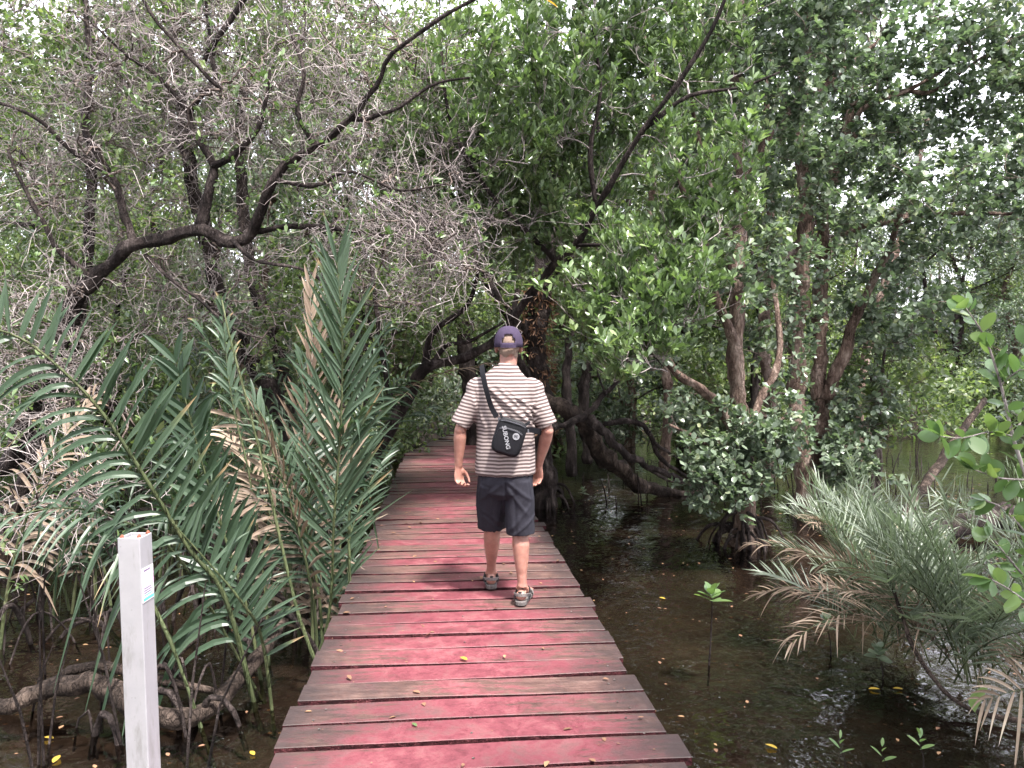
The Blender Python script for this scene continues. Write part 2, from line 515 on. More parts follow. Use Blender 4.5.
# ------------------------------------------------------------------ boardwalk
m, t, out = newmat("worn_red_planks")
at = nd(t, "ShaderNodeAttribute", attribute_name="pc")
sep = nd(t, "ShaderNodeSeparateXYZ"); lk(t, at.outputs["Vector"], sep.inputs[0])
tc = nd(t, "ShaderNodeTexCoord")
U, S_, RN = sep.outputs[0], sep.outputs[1], sep.outputs[2]
cmb = nd(t, "ShaderNodeCombineXYZ")
lk(t, math_n(t, 'ADD', U, math_n(t, 'MULTIPLY', RN, 31.0)), cmb.inputs[0])
lk(t, math_n(t, 'MULTIPLY', S_, 8.0), cmb.inputs[1]); lk(t, RN, cmb.inputs[2])
grain = noise_n(t, 3.2, 8, 0.72, cmb.outputs[0])
blot = noise_n(t, 1.6, 5, 0.65, tc.outputs["Object"])
blot2 = noise_n(t, 6.5, 6, 0.7, tc.outputs["Object"])
fine = noise_n(t, 48, 5, 0.75, tc.outputs["Object"])
absu = math_n(t, 'ABSOLUTE', U)
# paint is best kept along the middle, a bit left of centre
cen = math_n(t, 'SUBTRACT', 1.0, math_n(t, 'MULTIPLY', math_n(t, 'ABSOLUTE', math_n(t, 'ADD', U, 0.06)), 1.35))
cm2 = nd(t, "ShaderNodeCombineXYZ")
lk(t, math_n(t, 'ADD', math_n(t, 'MULTIPLY', U, 1.3), math_n(t, 'MULTIPLY', RN, 57.0)), cm2.inputs[0])
lk(t, math_n(t, 'MULTIPLY', S_, 2.6), cm2.inputs[1]); lk(t, math_n(t, 'MULTIPLY', RN, 13.0), cm2.inputs[2])
pb = noise_n(t, 1.5, 7, 0.72, cm2.outputs[0])
pv = math_n(t, 'ADD', math_n(t, 'MULTIPLY', cen, 0.34), math_n(t, 'MULTIPLY', pb.outputs[0], 0.66))
pv = math_n(t, 'ADD', pv, math_n(t, 'MULTIPLY', math_n(t, 'SUBTRACT', grain.outputs[0], 0.5), 1.5))
pv = math_n(t, 'ADD', pv, math_n(t, 'ADD', math_n(t, 'MULTIPLY', math_n(t, 'SUBTRACT', RN, 0.5), 0.5), math_n(t, 'MULTIPLY', math_n(t, 'SUBTRACT', blot2.outputs[0], 0.5), 0.6)))
pv = math_n(t, 'SUBTRACT', pv, math_n(t, 'MULTIPLY', math_n(t, 'MAXIMUM', math_n(t, 'SUBTRACT', S_, 6.0), 0.0), 0.022))
pm = ramp(t, pv, [(0.37, 0.0), (0.42, 0.55), (0.50, 0.72), (0.60, 1.0)])
wood = ramp(t, grain.outputs[0], [(0.3, (.038, .020, .018)), (0.5, (.082, .046, .040)), (0.7, (.155, .100, .084))])
paint = ramp(t, blot2.outputs[0], [(0.3, (.070, .017, .023)), (0.5, (.128, .034, .043)), (0.7, (.19, .080, .082))])
c = mixc(t, pm.outputs[0], wood.outputs[0], paint.outputs[0])
# dirt and mildew of its own patchy shape, heavier at the plank ends
dv = math_n(t, 'ADD', math_n(t, 'MULTIPLY', math_n(t, 'POWER', absu, 3.5), 0.42), math_n(t, 'MULTIPLY', blot2.outputs[0], 0.55))
dv = math_n(t, 'ADD', dv, math_n(t, 'MULTIPLY', math_n(t, 'SUBTRACT', blot.outputs[0], 0.5), 0.9))
dv = math_n(t, 'ADD', dv, math_n(t, 'MULTIPLY', math_n(t, 'SUBTRACT', fine.outputs[0], 0.5), 0.35))
dm = ramp(t, dv, [(0.30, 0.0), (0.48, 0.6), (0.68, 0.95)])
c = mixc(t, dm.outputs[0], c, (.028, .020, .020))
c = mixc(t, 0.45, c, fine.outputs[0], 'OVERLAY')
b = nd(t, "ShaderNodeBsdfPrincipled"); b.inputs["Specular IOR Level"].default_value = 0.28
rr = ramp(t, fine.outputs[0], [(0.3, 0.42), (0.7, 0.66)])
lk(t, rr.outputs[0], b.inputs["Roughness"])
lk(t, c, b.inputs["Base Color"])
lk(t, bump_n(t, math_n(t, 'ADD', grain.outputs[0], math_n(t, 'MULTIPLY', fine.outputs[0], 0.5)), 0.35, 0.006), b.inputs["Normal"])
lk(t, b.outputs[0], out.inputs[0])
M['plank'] = m
M['beam'] = bark_mat("old_beam", (.04, .03, .028), (.09, .06, .055), (.15, .10, .09), 5, .2)
M['nail'] = bark_mat("rusty_nail", (.10, .08, .07), (.25, .22, .20), (.45, .42, .40), 60, 1, .5)

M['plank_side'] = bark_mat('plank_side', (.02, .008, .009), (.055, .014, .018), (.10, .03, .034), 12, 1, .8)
BW_W = 1.63
def bw_path(s):
    """centre line of the deck: s=0 abeam the camera; returns point, heading"""
    a1 = math.atan2(-0.0918, 0.9958); a2 = math.atan2(0.124, 0.992)
    x0, y0 = -0.128 + 0.0922 * 2.83, 0.0
    s1, s2 = 12.4, 13.6
    def head(q):
        f = min(max((q - s1) / (s2 - s1), 0), 1); return a1 + (a2 - a1) * f
    x, y, q = x0, y0, 0.0
    if s <= s1:
        return x0 + math.sin(a1) * s, y0 + math.cos(a1) * s, a1
    x, y, q = x0 + math.sin(a1) * s1, y0 + math.cos(a1) * s1, s1
    while q < s:
        d = min(0.05, s - q); h = head(q + d / 2)
        x += math.sin(h) * d; y += math.cos(h) * d; q += d
    return x, y, head(s)
rg = rng_(11)
bw = empty("boardwalk", (0, 3, 0), "long wooden boardwalk of worn red painted planks over the mangrove water", "boardwalk")
verts, faces, pc, midx = [], [], [], []
s = -1.2; k = 0
while s < 25:
    wdt = 0.178 + rg.uniform(-0.007, 0.007); gap = rg.uniform(0.026, 0.044)
    x, y, h = bw_path(s + wdt / 2)
    h += rg.normal() * 0.004
    cx, cyv = math.cos(h), -math.sin(h)          # across
    ax, ay = math.sin(h), math.cos(h)            # along
    l0 = -BW_W / 2 + rg.normal() * 0.012; l1 = BW_W / 2 + rg.normal() * 0.012
    z0 = rg.normal() * 0.0025; tl = rg.normal() * 0.006; tw = rg.normal() * 0.004
    rv = rg.random(); ns = 13; be = 0.0022; base = len(verts)
    bow = rg.normal() * 0.004
    prof = [(-wdt / 2, -.034), (-wdt / 2, -be), (-wdt / 2 + be, 0), (wdt / 2 - be, 0), (wdt / 2, -be), (wdt / 2, -.034)]
    e1 = rg.normal(size=ns) * 0.0012; e2 = rg.normal(size=ns) * 0.0012
    for i in range(ns):
        u = l0 + (l1 - l0) * i / (ns - 1)
        for j, (a, z) in enumerate(prof):
            aa = a + bow * (1 - (u / .8) ** 2) + (e1[i] if a < 0 else e2[i])
            zz = z + z0 + tl * u + tw * a * 4 + (0.0015 * math.sin(u * 4 + k) if z > -.03 else 0)
            verts.append((x + cx * u + ax * aa, y + cyv * u + ay * aa, zz))
            pc.append((u / (BW_W / 2), s + aa, rv))
    np_ = len(prof)
    for i in range(ns - 1):
        for j in range(np_):
            j2 = (j + 1) % np_
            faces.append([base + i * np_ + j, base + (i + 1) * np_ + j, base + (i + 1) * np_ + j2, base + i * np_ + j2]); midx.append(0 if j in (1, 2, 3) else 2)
    faces.append([base + j for j in range(np_)]); midx.append(0)
    faces.append([base + (ns - 1) * np_ + j for j in reversed(range(np_))]); midx.append(0)
    if s < 10:
        for u in (-.70, -.66, .66, .70, -.02):
            if rg.random() < .35: continue
            aa = rg.normal() * .03 + (0.04 if abs(u) == .66 else -.04)
            px_, py_ = x + cx * u + ax * aa, y + cyv * u + ay * aa
            b0 = len(verts); rr_ = 0.0060
            for q in range(6):
                verts.append((px_ + rr_ * math.cos(q * PI / 3), py_ + rr_ * math.sin(q * PI / 3), 0.0035 + z0 + tl * u + tw * aa * 4)); pc.append((0, 0, 0))
            faces.append([b0 + q for q in range(6)]); midx.append(1)
    s += wdt + gap; k += 1
me = bpy.data.meshes.new("deck"); me.from_pydata(verts, [], faces)
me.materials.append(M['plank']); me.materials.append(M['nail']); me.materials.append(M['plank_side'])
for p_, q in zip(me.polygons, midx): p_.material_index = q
at = me.attributes.new("pc", 'FLOAT_VECTOR', 'POINT'); at.data.foreach_set("vector", np.array(pc, np.float32).ravel())
bmx = bmesh.new(); bmx.from_mesh(me); bmesh.ops.recalc_face_normals(bmx, faces=bmx.faces)
for v_ in bmx.verts: v_.co -= Vector((0, 3, 0))
bmx.to_mesh(me); bmx.free()
o = bpy.data.objects.new("deck", me); link(o, bw)

def box_geo(g, c, ax_, ay_, az_, m_=0):
    c, ax_, ay_, az_ = map(np.asarray, (c, ax_, ay_, az_))
    V = [c + sx * ax_ + sy * ay_ + sz * az_ for sx in (-1, 1) for sy in (-1, 1) for sz in (-1, 1)]
    F = np.array([[0, 1, 3, 2], [4, 6, 7, 5], [0, 4, 5, 1], [2, 3, 7, 6], [0, 2, 6, 4], [1, 5, 7, 3]])
    g.add(V, F, 0, m_)
for side in (-1, 0, 1):
    g = Geo(); q = -1.2
    while q < 24.5:
        x, y, h = bw_path(q + .5); c_, s_ = math.cos(h), math.sin(h)
        u = side * (BW_W / 2 - .14)
        box_geo(g, (x + c_ * u, y - s_ * u, -.036 - .062), (c_ * .028, -s_ * .028, 0), (s_ * .51, c_ * .51, 0), (0, 0, .06))
        q += 1.0
    g.build("beam", M['beam'], bw, smooth=False)
q = 1.0
while q < 24:
    x, y, h = bw_path(q); c_, s_ = math.cos(h), math.sin(h)
    g = Geo(); box_geo(g, (x, y, -.162 - .045), (c_ * .8, -s_ * .8, 0), (s_ * .04, c_ * .04, 0), (0, 0, .042))
    g.build("crossbeam", M['beam'], bw, smooth=False)
    for side in (-1, 1):
        g = Geo(); u = side * .64
        px_, py_ = x + c_ * u, y - s_ * u
        V, Fq = tubes([[[px_, py_, -1.1], [px_ + .01, py_, -.7], [px_, py_ + .01, -.27]]], [[.07, .065, .06]], 10, rg, True, .03)
        g.add(V, Fq); g.build("support_post", M['beam'], bw)
    q += 2.2

# ------------------------------------------------------------------ white post with a sticker
def simple_mat(name, col, rough=0.5, spec=0.5, nscale=30, amt=0.25, bump=0.1, metal=0.0, bd=0.003):
    m, t, out = newmat(name)
    tc = nd(t, "ShaderNodeTexCoord")
    n1 = noise_n(t, nscale, 5, 0.65, tc.outputs["Object"])
    r = ramp(t, n1.outputs[0], [(0.3, tuple(x * (1 - amt) for x in col)), (0.7, tuple(min(1, x * (1 + amt)) for x in col))])
    b = nd(t, "ShaderNodeBsdfPrincipled"); b.inputs["Roughness"].default_value = rough
    b.inputs["Specular IOR Level"].default_value = spec; b.inputs["Metallic"].default_value = metal
    lk(t, r.outputs[0], b.inputs["Base Color"])
    if bump: lk(t, bump_n(t, n1.outputs[0], bump, bd), b.inputs["Normal"])
    lk(t, b.outputs[0], out.inputs[0])
    return m
M['post'] = simple_mat("white_post_paint", (.235, .23, .247), .45, .5, 9, .10, .06)
_t = M['post'].node_tree; _b = next(n for n in _t.nodes if n.type == 'BSDF_PRINCIPLED'); _src = _b.inputs["Base Color"].links[0].from_socket
_tc = nd(_t, "ShaderNodeTexCoord"); _mp = nd(_t, "ShaderNodeMapping"); _mp.inputs["Scale"].default_value = (1, 1, .25); lk(_t, _tc.outputs["Object"], _mp.inputs[0])
_n = noise_n(_t, 26, 7, .72, _mp.outputs[0]); _n2 = noise_n(_t, 140, 3, .6, _tc.outputs["Object"])
_sx = nd(_t, "ShaderNodeSeparateXYZ"); lk(_t, _tc.outputs["Object"], _sx.inputs[0])
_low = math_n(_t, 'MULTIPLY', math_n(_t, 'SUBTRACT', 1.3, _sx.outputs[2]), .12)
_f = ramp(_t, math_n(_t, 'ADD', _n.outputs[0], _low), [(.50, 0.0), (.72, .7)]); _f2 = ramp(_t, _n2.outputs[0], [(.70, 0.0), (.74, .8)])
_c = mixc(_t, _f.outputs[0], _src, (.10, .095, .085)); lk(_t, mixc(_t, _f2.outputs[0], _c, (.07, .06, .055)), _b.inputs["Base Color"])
M['rust'] = simple_mat("rust", (.16, .05, .03), .8, .3, 80, .4)
M['st_w'] = simple_mat("sticker_white", (.75, .72, .74), .35, .5, 60, .05, 0)
M['st_p'] = simple_mat("sticker_pink", (.62, .38, .60), .35, .5, 60, .12, 0)
M['st_g'] = simple_mat("sticker_green", (.10, .42, .36), .35, .5, 60, .12, 0)
M['st_t'] = simple_mat("sticker_ink", (.16, .12, .20), .4, .5, 60, .1, 0)
def mesh_bevel(o, w_, seg=2):
    md = o.modifiers.new("bevel", 'BEVEL'); md.width = w_; md.segments = seg; md.limit_method = 'ANGLE'
top = P(130.5, 537, 1.73)
post = empty("handrail_post", (top[0] + .055, 1.75, WATER), "pale grey square metal post with a sticker at the deck edge", "post")
hw, hd = .0262, .030
lean = .055
bmx = bmesh.new()
H = top[2] - WATER + .3
rows = []
for i, z in enumerate(np.linspace(-.3, top[2] - WATER, 7)):
    f = (z + .3) / H; xo = -lean * f
    rows.append([bmx.verts.new((xo + a * hw, b_ * hd, z)) for a, b_ in ((-1, -1), (1, -1), (1, 1), (-1, 1))])
for a, b_ in zip(rows[:-1], rows[1:]):
    for j in range(4): bmx.faces.new((a[j], a[(j + 1) % 4], b_[(j + 1) % 4], b_[j]))
tp_ = rows[-1]
inn = [bmx.verts.new((-lean + a * (hw - .004), b_ * (hd - .004), H - .3)) for a, b_ in ((-1, -1), (1, -1), (1, 1), (-1, 1))]
dn = [bmx.verts.new((-lean + a * (hw - .004), b_ * (hd - .004), H - .3 - .010)) for a, b_ in ((-1, -1), (1, -1), (1, 1), (-1, 1))]
for j in range(4):
    k2 = (j + 1) % 4
    bmx.faces.new((tp_[j], tp_[k2], inn[k2], inn[j])); bmx.faces.new((inn[j], inn[k2], dn[k2], dn[j]))
bmx.faces.new(dn)
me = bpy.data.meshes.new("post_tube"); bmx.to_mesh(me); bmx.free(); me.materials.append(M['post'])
o = bpy.data.objects.new("post_tube", me); link(o, post); mesh_bevel(o, .003)
zt = H - .3
for (xx, yy) in ((-hw + .008, -hd + .006), (hw - .006, -hd + .010), (hw - .006, hd - .008)):
    g = Geo()
    V, Fq = tubes([[[-lean + xx, yy, zt - .006], [-lean + xx, yy, zt + .001], [-lean + xx + .001, yy, zt + .006]]], [[.005, .005, .002]], 7, None, True)
    g.add(V, Fq); o = g.build("screw", M['rust']); o.parent = post
# sticker on the side that faces the deck (+x)
stk = empty("sticker", (0, 0, 0), None, None); stk.parent = post
def xs(z): return -lean * (z + .3) / H + hw + .0008
def patch(name, y0, y1, z0, z1, dx, mat):
    g = Geo()
    V = [[xs(z0) + dx, y0, z0], [xs(z0) + dx, y1, z0], [xs(z1) + dx, y1, z1], [xs(z1) + dx, y0, z1],
         [xs(z0) + dx - .0006, y0, z0], [xs(z0) + dx - .0006, y1, z0], [xs(z1) + dx - .0006, y1, z1], [xs(z1) + dx - .0006, y0, z1]]
    g.add(V, np.array([[0, 1, 2, 3], [0, 4, 5, 1], [1, 5, 6, 2], [2, 6, 7, 3], [3, 7, 4, 0]]))
    o = g.build(name, mat, None, False); o.parent = stk
a0, a1 = zt - .155, zt - .075
patch("sticker_base", -.028, .026, a0, a1, .0005, M['st_w'])
patch("pink_band", -.026, .024, a0 + .036, a1 - .012, .0012, M['st_p'])
patch("green_band", -.026, .024, a0 + .003, a0 + .010, .0012, M['st_g'])
for i in range(4):
    patch("print_line", -.022, .018 - .006 * (i % 2), a0 + .014 + i * .0055, a0 + .0165 + i * .0055, .0012, M['st_t'] if i else M['st_g'])
patch("print_line", -.020, .010, a1 - .008, a1 - .004, .0012, M['st_t'])
# ------------------------------------------------------------------ trees
def traced(pts):
    """[(px, py, distance), ...] -> world points"""
    return [P(*p) for p in pts]

def make_tree(name, label, cat, base, limbs, vols, rg, bark, leaf, tmpl, lsize, lk_=8, spread=60, K=4, tw_len=.22,
              tw_mat=None, upb=.4, group=None, r_end=.004, roots=None, leaf2=None, rmax=.03, mids=1, tw_r=.0028, twk=3, wob=.2):
    th = empty(name, base, label, cat, group)
    g = Geo(); nodes, nr = [], []
    for pts, rad in limbs:
        Lp, r = limb(g, pts, rad, 10 if max(rad) > .03 else 7, rg, .1, wob)
        nodes.append(Lp); nr.append(r)
    g.build("trunk", bark, th)
    nodes = np.concatenate(nodes); nr = np.concatenate(nr)
    tg = np.concatenate([ell(c, r, n, rg) for c, r, n in vols])
    Ls, Rs = colonize(nodes, nr, tg, rg, r_end=r_end, rmax=rmax)
    g = Geo()
    V, F = tubes(Ls, Rs, 5); g.add(V, F, .3)
    Q, Rq = twiglets(Ls, K, tw_len, rg, tw_r, 4, upb)
    V, F = tubes(Q, Rq, twk); g.add(V, F, .6)
    g.build("branches", tw_mat or bark, th)
    tips = Q[:, -1]; td = Q[:, -1] - Q[:, -2]
    if mids:
        tips = np.concatenate([tips, Q[:, 2]]); td = np.concatenate([td, Q[:, 2] - Q[:, 1]])
    g = Geo()
    td = unit(td) + np.array([0, 0, upb])
    V, F, a = rosettes(tips, td, lk_, spread, lsize, tmpl, rg)
    g.add(V, F, a)
    g.build("crown", leaf, th)
    if roots:
        g = Geo()
        for pts, rad in roots: limb(g, pts, rad, 7, rg, .06, .5)
        g.build("roots", M['bark_dark'], th)
    return th

def arch_roots(base, n, r0, r1, h0, rg, rad=.018):
    out_ = []
    for i in range(n):
        a = rg.uniform(0, 2 * PI); d = rg.uniform(r0, r1); h = rg.uniform(.3, 1) * h0
        b = np.array([base[0], base[1], WATER])
        dv = np.array([math.cos(a), math.sin(a), 0])
        p0 = b + dv * .05 + np.array([0, 0, h]); p1 = b + dv * d * .6 + np.array([0, 0, h * .75]); p2 = b + dv * d + np.array([0, 0, -.3])
        r = rad * rg.uniform(.5, 1.3)
        out_.append(([p0, p1, p2], [r * 1.3, r, r * .8]))
    return out_

# --- the dark gnarled tree of bare grey twigs (left of the walk)
rg = rng_(21)
LY = 7.2
limbsA = [
    (traced([(-60, 520, 7.6), (10, 455, 7.5), (40, 385, 7.4), (75, 305, 7.3), (97, 280, 7.2), (135, 246, 7.1), (190, 229, 7.0), (222, 240, 7.0), (246, 238, 7.0), (256, 214, 6.9), (275, 180, 6.8), (285, 165, 6.8), (315, 147, 6.7), (350, 120, 6.6), (376, 85, 6.5), (394, 54, 6.4), (440, 20, 6.2), (500, -14, 6.0)]),
     [.09, .09, .09, .09, .068, .062, .058, .058, .052, .045, .042, .040, .030, .026, .022, .019, .015, .010]),
    (traced([(200, 228, 7.0), (206, 195, 7.0), (213, 166, 7.0), (200, 143, 7.0), (190, 112, 7.0), (214, 80, 7.0), (209, 40, 7.1), (204, -20, 7.2)]), [.048, .042, .036, .030, .026, .022, .018, .012]),
    (traced([(213, 166, 7.0), (240, 146, 6.9), (262, 118, 6.8), (270, 70, 6.7)]), [.035, .028, .02, .012]),
    (traced([(134, 248, 7.1), (124, 208, 7.1), (110, 174, 7.2), (86, 130, 7.3), (92, 66, 7.4), (84, -10, 7.5)]), [.045, .04, .035, .034, .03, .02]),
    (traced([(255, 232, 7.0), (290, 226, 6.9), (330, 228, 6.9), (386, 236, 6.8), (440, 240, 6.7)]), [.03, .026, .022, .018, .010]),
    (traced([(145, 255, 7.1), (165, 275, 7.0), (200, 300, 6.8), (235, 330, 6.6), (262, 338, 6.5)]), [.022, .018, .014, .012, .008]),
    (traced([(205, 60, 7.1), (230, 20, 7.0), (260, -30, 6.9)]), [.03, .025, .02]),
    (traced([(316, 147, 6.7), (298, 112, 6.7), (304, 70, 6.7), (286, 24, 6.8)]), [.026, .021, .016, .010]),
    (traced([(352, 119, 6.6), (392, 112, 6.5), (430, 86, 6.4), (470, 78, 6.3)]), [.022, .018, .014, .008]),
    (traced([(110, 174, 7.2), (70, 150, 7.1), (36, 118, 7.0), (-20, 96, 7.0)]), [.026, .022, .018, .012]),
    (traced([(190, 112, 7.0), (156, 74, 6.9), (130, 60, 6.9), (96, 26, 6.8)]), [.026, .02, .017, .010]),
    (traced([(275, 180, 6.8), (312, 186, 6.7), (352, 172, 6.6), (400, 190, 6.5), (446, 184, 6.4)]), [.020, .018, .014, .011, .007]),
    (traced([(97, 280, 7.2), (60, 250, 7.1), (28, 196, 7.1), (8, 150, 7.1)]), [.03, .024, .019, .012]),
    (traced([(232, 240, 6.9), (262, 262, 6.7), (300, 268, 6.6), (352, 300, 6.4), (392, 308, 6.3)]), [.020, .017, .013, .010, .006]),
    (traced([(10, 455, 7.5), (45, 420, 7.3), (88, 400, 7.1), (130, 420, 6.9)]), [.04, .03, .022, .012]),
    (traced([(222, 90, 6.0), (182, 50, 5.9), (150, 10, 5.8), (130, -30, 5.7)]), [.016, .014, .012, .01]),
]
A = empty("gnarled_tree", (-4.2, 7.4, WATER), "dark gnarled leaning tree with a dense haze of bare grey twigs", "tree")
g = Geo(); nodes, nr = [], []
for pts, rad in limbsA:
    Lp, r = limb(g, pts, rad, 10, rg, .09, .62); nodes.append(Lp); nr.append(r)
g.build("trunk", M['bark_dark'], A)
nodes = np.concatenate(nodes); nr = np.concatenate(nr)
vols = [(P(90, 110, 7.9), (1.7, .9, 1.5), 150), (P(290, 90, 7.6), (1.7, .9, 1.3), 150), (P(400, 220, 7.2), (1.1, .7, .9), 60), (P(190, 300, 7.8), (1.5, .6, .8), 50),
        (P(30, 350, 6.8), (.8, .6, .9), 40), (P(200, 60, 6.4), (2.2, .7, .9), 22), (P(430, 260, 6.6), (.8, .6, .5), 30), (P(200, -120, 6.8), (2.2, 1.5, 1.0), 60), (P(60, 500, 5.6), (.5, .3, .35), 10)]
tg = np.concatenate([ell(*v, rg) for v in vols])
Ls, Rs = colonize(nodes, nr, tg, rg, r_end=.0062, rmax=.020, crook=.12, pts=9)
g = Geo(); V, F = tubes(Ls, Rs * 1.15, 5); g.add(V, F, .2); g.build("branches", M['twig_brown'], A)
g = Geo()
Q, Rq = twiglets(Ls, 5, .48, rg, .0046, 8, .10, 1.6, .42, .2); V, F = tubes(Q, Rq, 3); g.add(V, F, .5)
Q2, Rq2 = twiglets(Q, 2, .28, rg, .0034, 6, .05, 1.6, .45, .2); V, F = tubes(Q2, Rq2, 3); g.add(V, F, .8)
g.build("twigs", M['twig'], A)
sel_ = rg.random(len(Q2)) < .30
g = Geo(); V, F, a = rosettes(Q2[sel_, -1], Q2[sel_, -1] - Q2[sel_, -2] + np.array([0, 0, .1]), 6, 60, .075, leaf_tmpl(.2), rg); g.add(V, F, a)
g.build("crown", M['leaf_bright'], A)

# --- dark upright trunks behind it
def trunk_tree(pts, rad, label, vols, seed, leaf='leaf_far', bark='bark_dark', lsize=.085, extra=(), tm=.26, group=None, name="mangrove_tree", K=4, lk__=7, tw='twig_brown'):
    rr_ = rng_(seed)
    lp = traced(pts)
    return make_tree(name, label, "tree", (lp[0][0], lp[0][1], WATER), [(lp, rad)] + [(traced(e), q) for e, q in extra], vols, rr_, M[bark], M[leaf], leaf_tmpl(tm, "mid"), lsize, lk__, 65, K, .25, M[tw], group=group)
trunk_tree([(330, 520, 8.6), (275, 400, 8.5), (238, 335, 8.4), (220, 300, 8.4), (212, 262, 8.3), (192, 180, 8.3), (180, 100, 8.4), (170, 0, 8.6)], [.10, .10, .10, .09, .08, .07, .06, .04],
           "dark trunk slanting up behind the gnarled limb crossing", [(P(170, 20, 8.6), (1.6, 1.2, 1.3), 90), (P(230, 350, 8.8), (1.2, .9, .8), 50)], 31)
trunk_tree([(300, 480, 9.6), (276, 340, 9.5), (256, 290, 9.4), (246, 240, 9.4), (240, 120, 9.5), (262, 30, 9.6)], [.09, .085, .08, .07, .06, .04],
           "shaggy dark trunk just beside the fork of the gnarled tree", [(P(300, 60, 9.6), (1.7, 1.2, 1.5), 100), (P(330, 300, 9.8), (1.2, .9, .9), 60)], 32)
trunk_tree([(-5, 560, 8.8), (30, 460, 8.8), (75, 330, 8.9), (92, 200, 9.0), (86, 90, 9.1), (100, -20, 9.2)], [.09, .08, .075, .06, .05, .035],
           "thin dark upright trunk at the outer edge of the twig tangle", [(P(60, 60, 9.2), (1.8, 1.2, 1.7), 120), (P(20, 340, 9.4), (1.4, .9, 1.2), 80)], 33)

# --- the arching tree over the boardwalk, bright upright leaves
rg = rng_(41)
limbsB = [
    (traced([(318, 560, 9.6), (352, 490, 9.5), (385, 435, 9.3), (406, 400, 9.2), (418, 376, 9.1), (430, 364, 9.0), (452, 361, 8.9), (474, 353, 8.7), (497, 340, 8.5), (518, 313, 8.2), (536, 288, 8.0), (556, 262, 7.8), (575, 245, 7.6), (596, 208, 7.4), (618, 170, 7.2), (645, 128, 7.0), (678, 82, 6.8), (712, 30, 6.6), (735, -30, 6.4)]),
     [.10, .09, .08, .075, .068, .062, .056, .052, .050, .047, .045, .038, .038, .033, .029, .025, .021, .017, .012]),
    (traced([(424, 370, 9.1), (432, 335, 9.0), (452, 318, 8.9), (470, 300, 8.8), (480, 262, 8.7)]), [.05, .04, .034, .026, .018]),
    (traced([(432, 364, 9.0), (446, 346, 8.8), (468, 342, 8.6), (490, 330, 8.4), (505, 322, 8.2)]), [.035, .028, .022, .016, .010]),
    (traced([(596, 208, 7.4), (590, 150, 7.3), (600, 90, 7.2), (592, 20, 7.0)]), [.03, .024, .02, .012]),
    (traced([(645, 128, 7.0), (690, 96, 6.9), (740, 88, 6.8), (780, 72, 6.7)]), [.024, .018, .014, .008]),
    (traced([(575, 245, 7.6), (610, 246, 7.2), (640, 262, 6.9), (665, 300, 6.6), (675, 330, 6.4)]), [.02, .016, .013, .010, .007]),
    (traced([(556, 262, 7.8), (520, 225, 7.6), (480, 180, 7.5), (450, 120, 7.4), (440, 40, 7.3)]), [.03, .026, .022, .018, .012]),
    (traced([(395, 418, 9.3), (380, 340, 9.4), (372, 250, 9.5), (380, 150, 9.6)]), [.04, .034, .028, .018]),
    (traced([(536, 288, 8.0), (575, 288, 7.4), (608, 305, 6.8), (640, 340, 6.3), (668, 372, 6.0)]), [.02, .016, .013, .009, .005]),
]
volsB = [(P(550, 130, 8.1), (1.4, .8, 1.2), 170), (P(470, 170, 8.0), (1.1, .8, 1.1), 110), (P(640, 70, 7.9), (1.2, .7, 1.1), 90), (P(600, -60, 7.2), (2.2, 1.5, .9), 80),
         (P(530, 90, 6.9), (.9, .5, .8), 50), (P(540, 235, 7.9), (.8, .5, .5), 50), (P(640, 300, 6.5), (.75, .6, .45), 60), (P(630, 355, 6.2), (.45, .45, .25), 30), (P(700, 200, 7.0), (.6, .6, .9), 50)]
B = make_tree("arching_tree", "tree whose dark trunk arches over the boardwalk under bright upright leaf tufts", "tree", (limbsB[0][0][0][0], limbsB[0][0][0][1], WATER),
              limbsB, volsB, rg, M['bark_dark'], M['leaf_bright'], leaf_tmpl(.20), .095, 9, 52, 4, .20, M['twig'], upb=.8)

# --- big dark shaggy trunk behind the man
rg = rng_(51)
limbsC = [(traced([(548, 545, 11.2), (543, 480, 11.2), (540, 400, 11.2), (535, 330, 11.2), (545, 270, 11.2), (560, 180, 11.3), (550, 60, 11.5), (560, -60, 11.6)]), [.20, .18, .17, .18, .16, .13, .10, .07]),
          (traced([(540, 345, 11.2), (500, 300, 11.3), (470, 240, 11.4), (455, 140, 11.5)]), [.10, .08, .06, .04]),
          (traced([(545, 280, 11.2), (590, 230, 11.2), (620, 150, 11.2)]), [.09, .07, .04]),
          (traced([(530, 380, 11.0), (520, 360, 10.9), (512, 330, 10.9), (518, 290, 11.0)]), [.06, .06, .05, .04])]
Ct = make_tree("broad_mangrove_tree", "broad black shaggy trunk standing just behind the walking man", "tree", (limbsC[0][0][0][0], 11.2, WATER), limbsC,
               [(P(540, 80, 11.4), (3.0, 2.0, 2.4), 260), (P(600, 300, 11.0), (1.0, 1.0, .8), 60), (P(470, 300, 11.6), (1.2, 1.0, .9), 60)], rg, M['bark_dark'], M['leaf_far'], leaf_tmpl(.24), .085, 8, 65, 4, .25, M['twig_brown'],
               roots=arch_roots((limbsC[0][0][0][0], 11.2), 12, .3, .7, .4, rg, .03))
# brown dead debris hung on the trunk
g = Geo()
pp = np.array(limbsC[0][0][2]); n_ = 260
zz = rg.uniform(pp[2] - .5, pp[2] + 1.7, n_); an = rg.uniform(0, 2 * PI, n_)
px_ = np.interp(zz, [p[2] for p in limbsC[0][0]], [p[0] for p in limbsC[0][0]])
ps = np.stack([px_ + .23 * np.cos(an), 11.2 + .23 * np.sin(an), zz], 1)
V, F, a = rosettes(ps, np.stack([np.cos(an), np.sin(an), -.8 + 0 * an], 1), 4, 60, .11, leaf_tmpl(.12), rg); g.add(V, F, a * .4)
g.build("dead_bark_shreds", M['leaf_brown'], Ct)

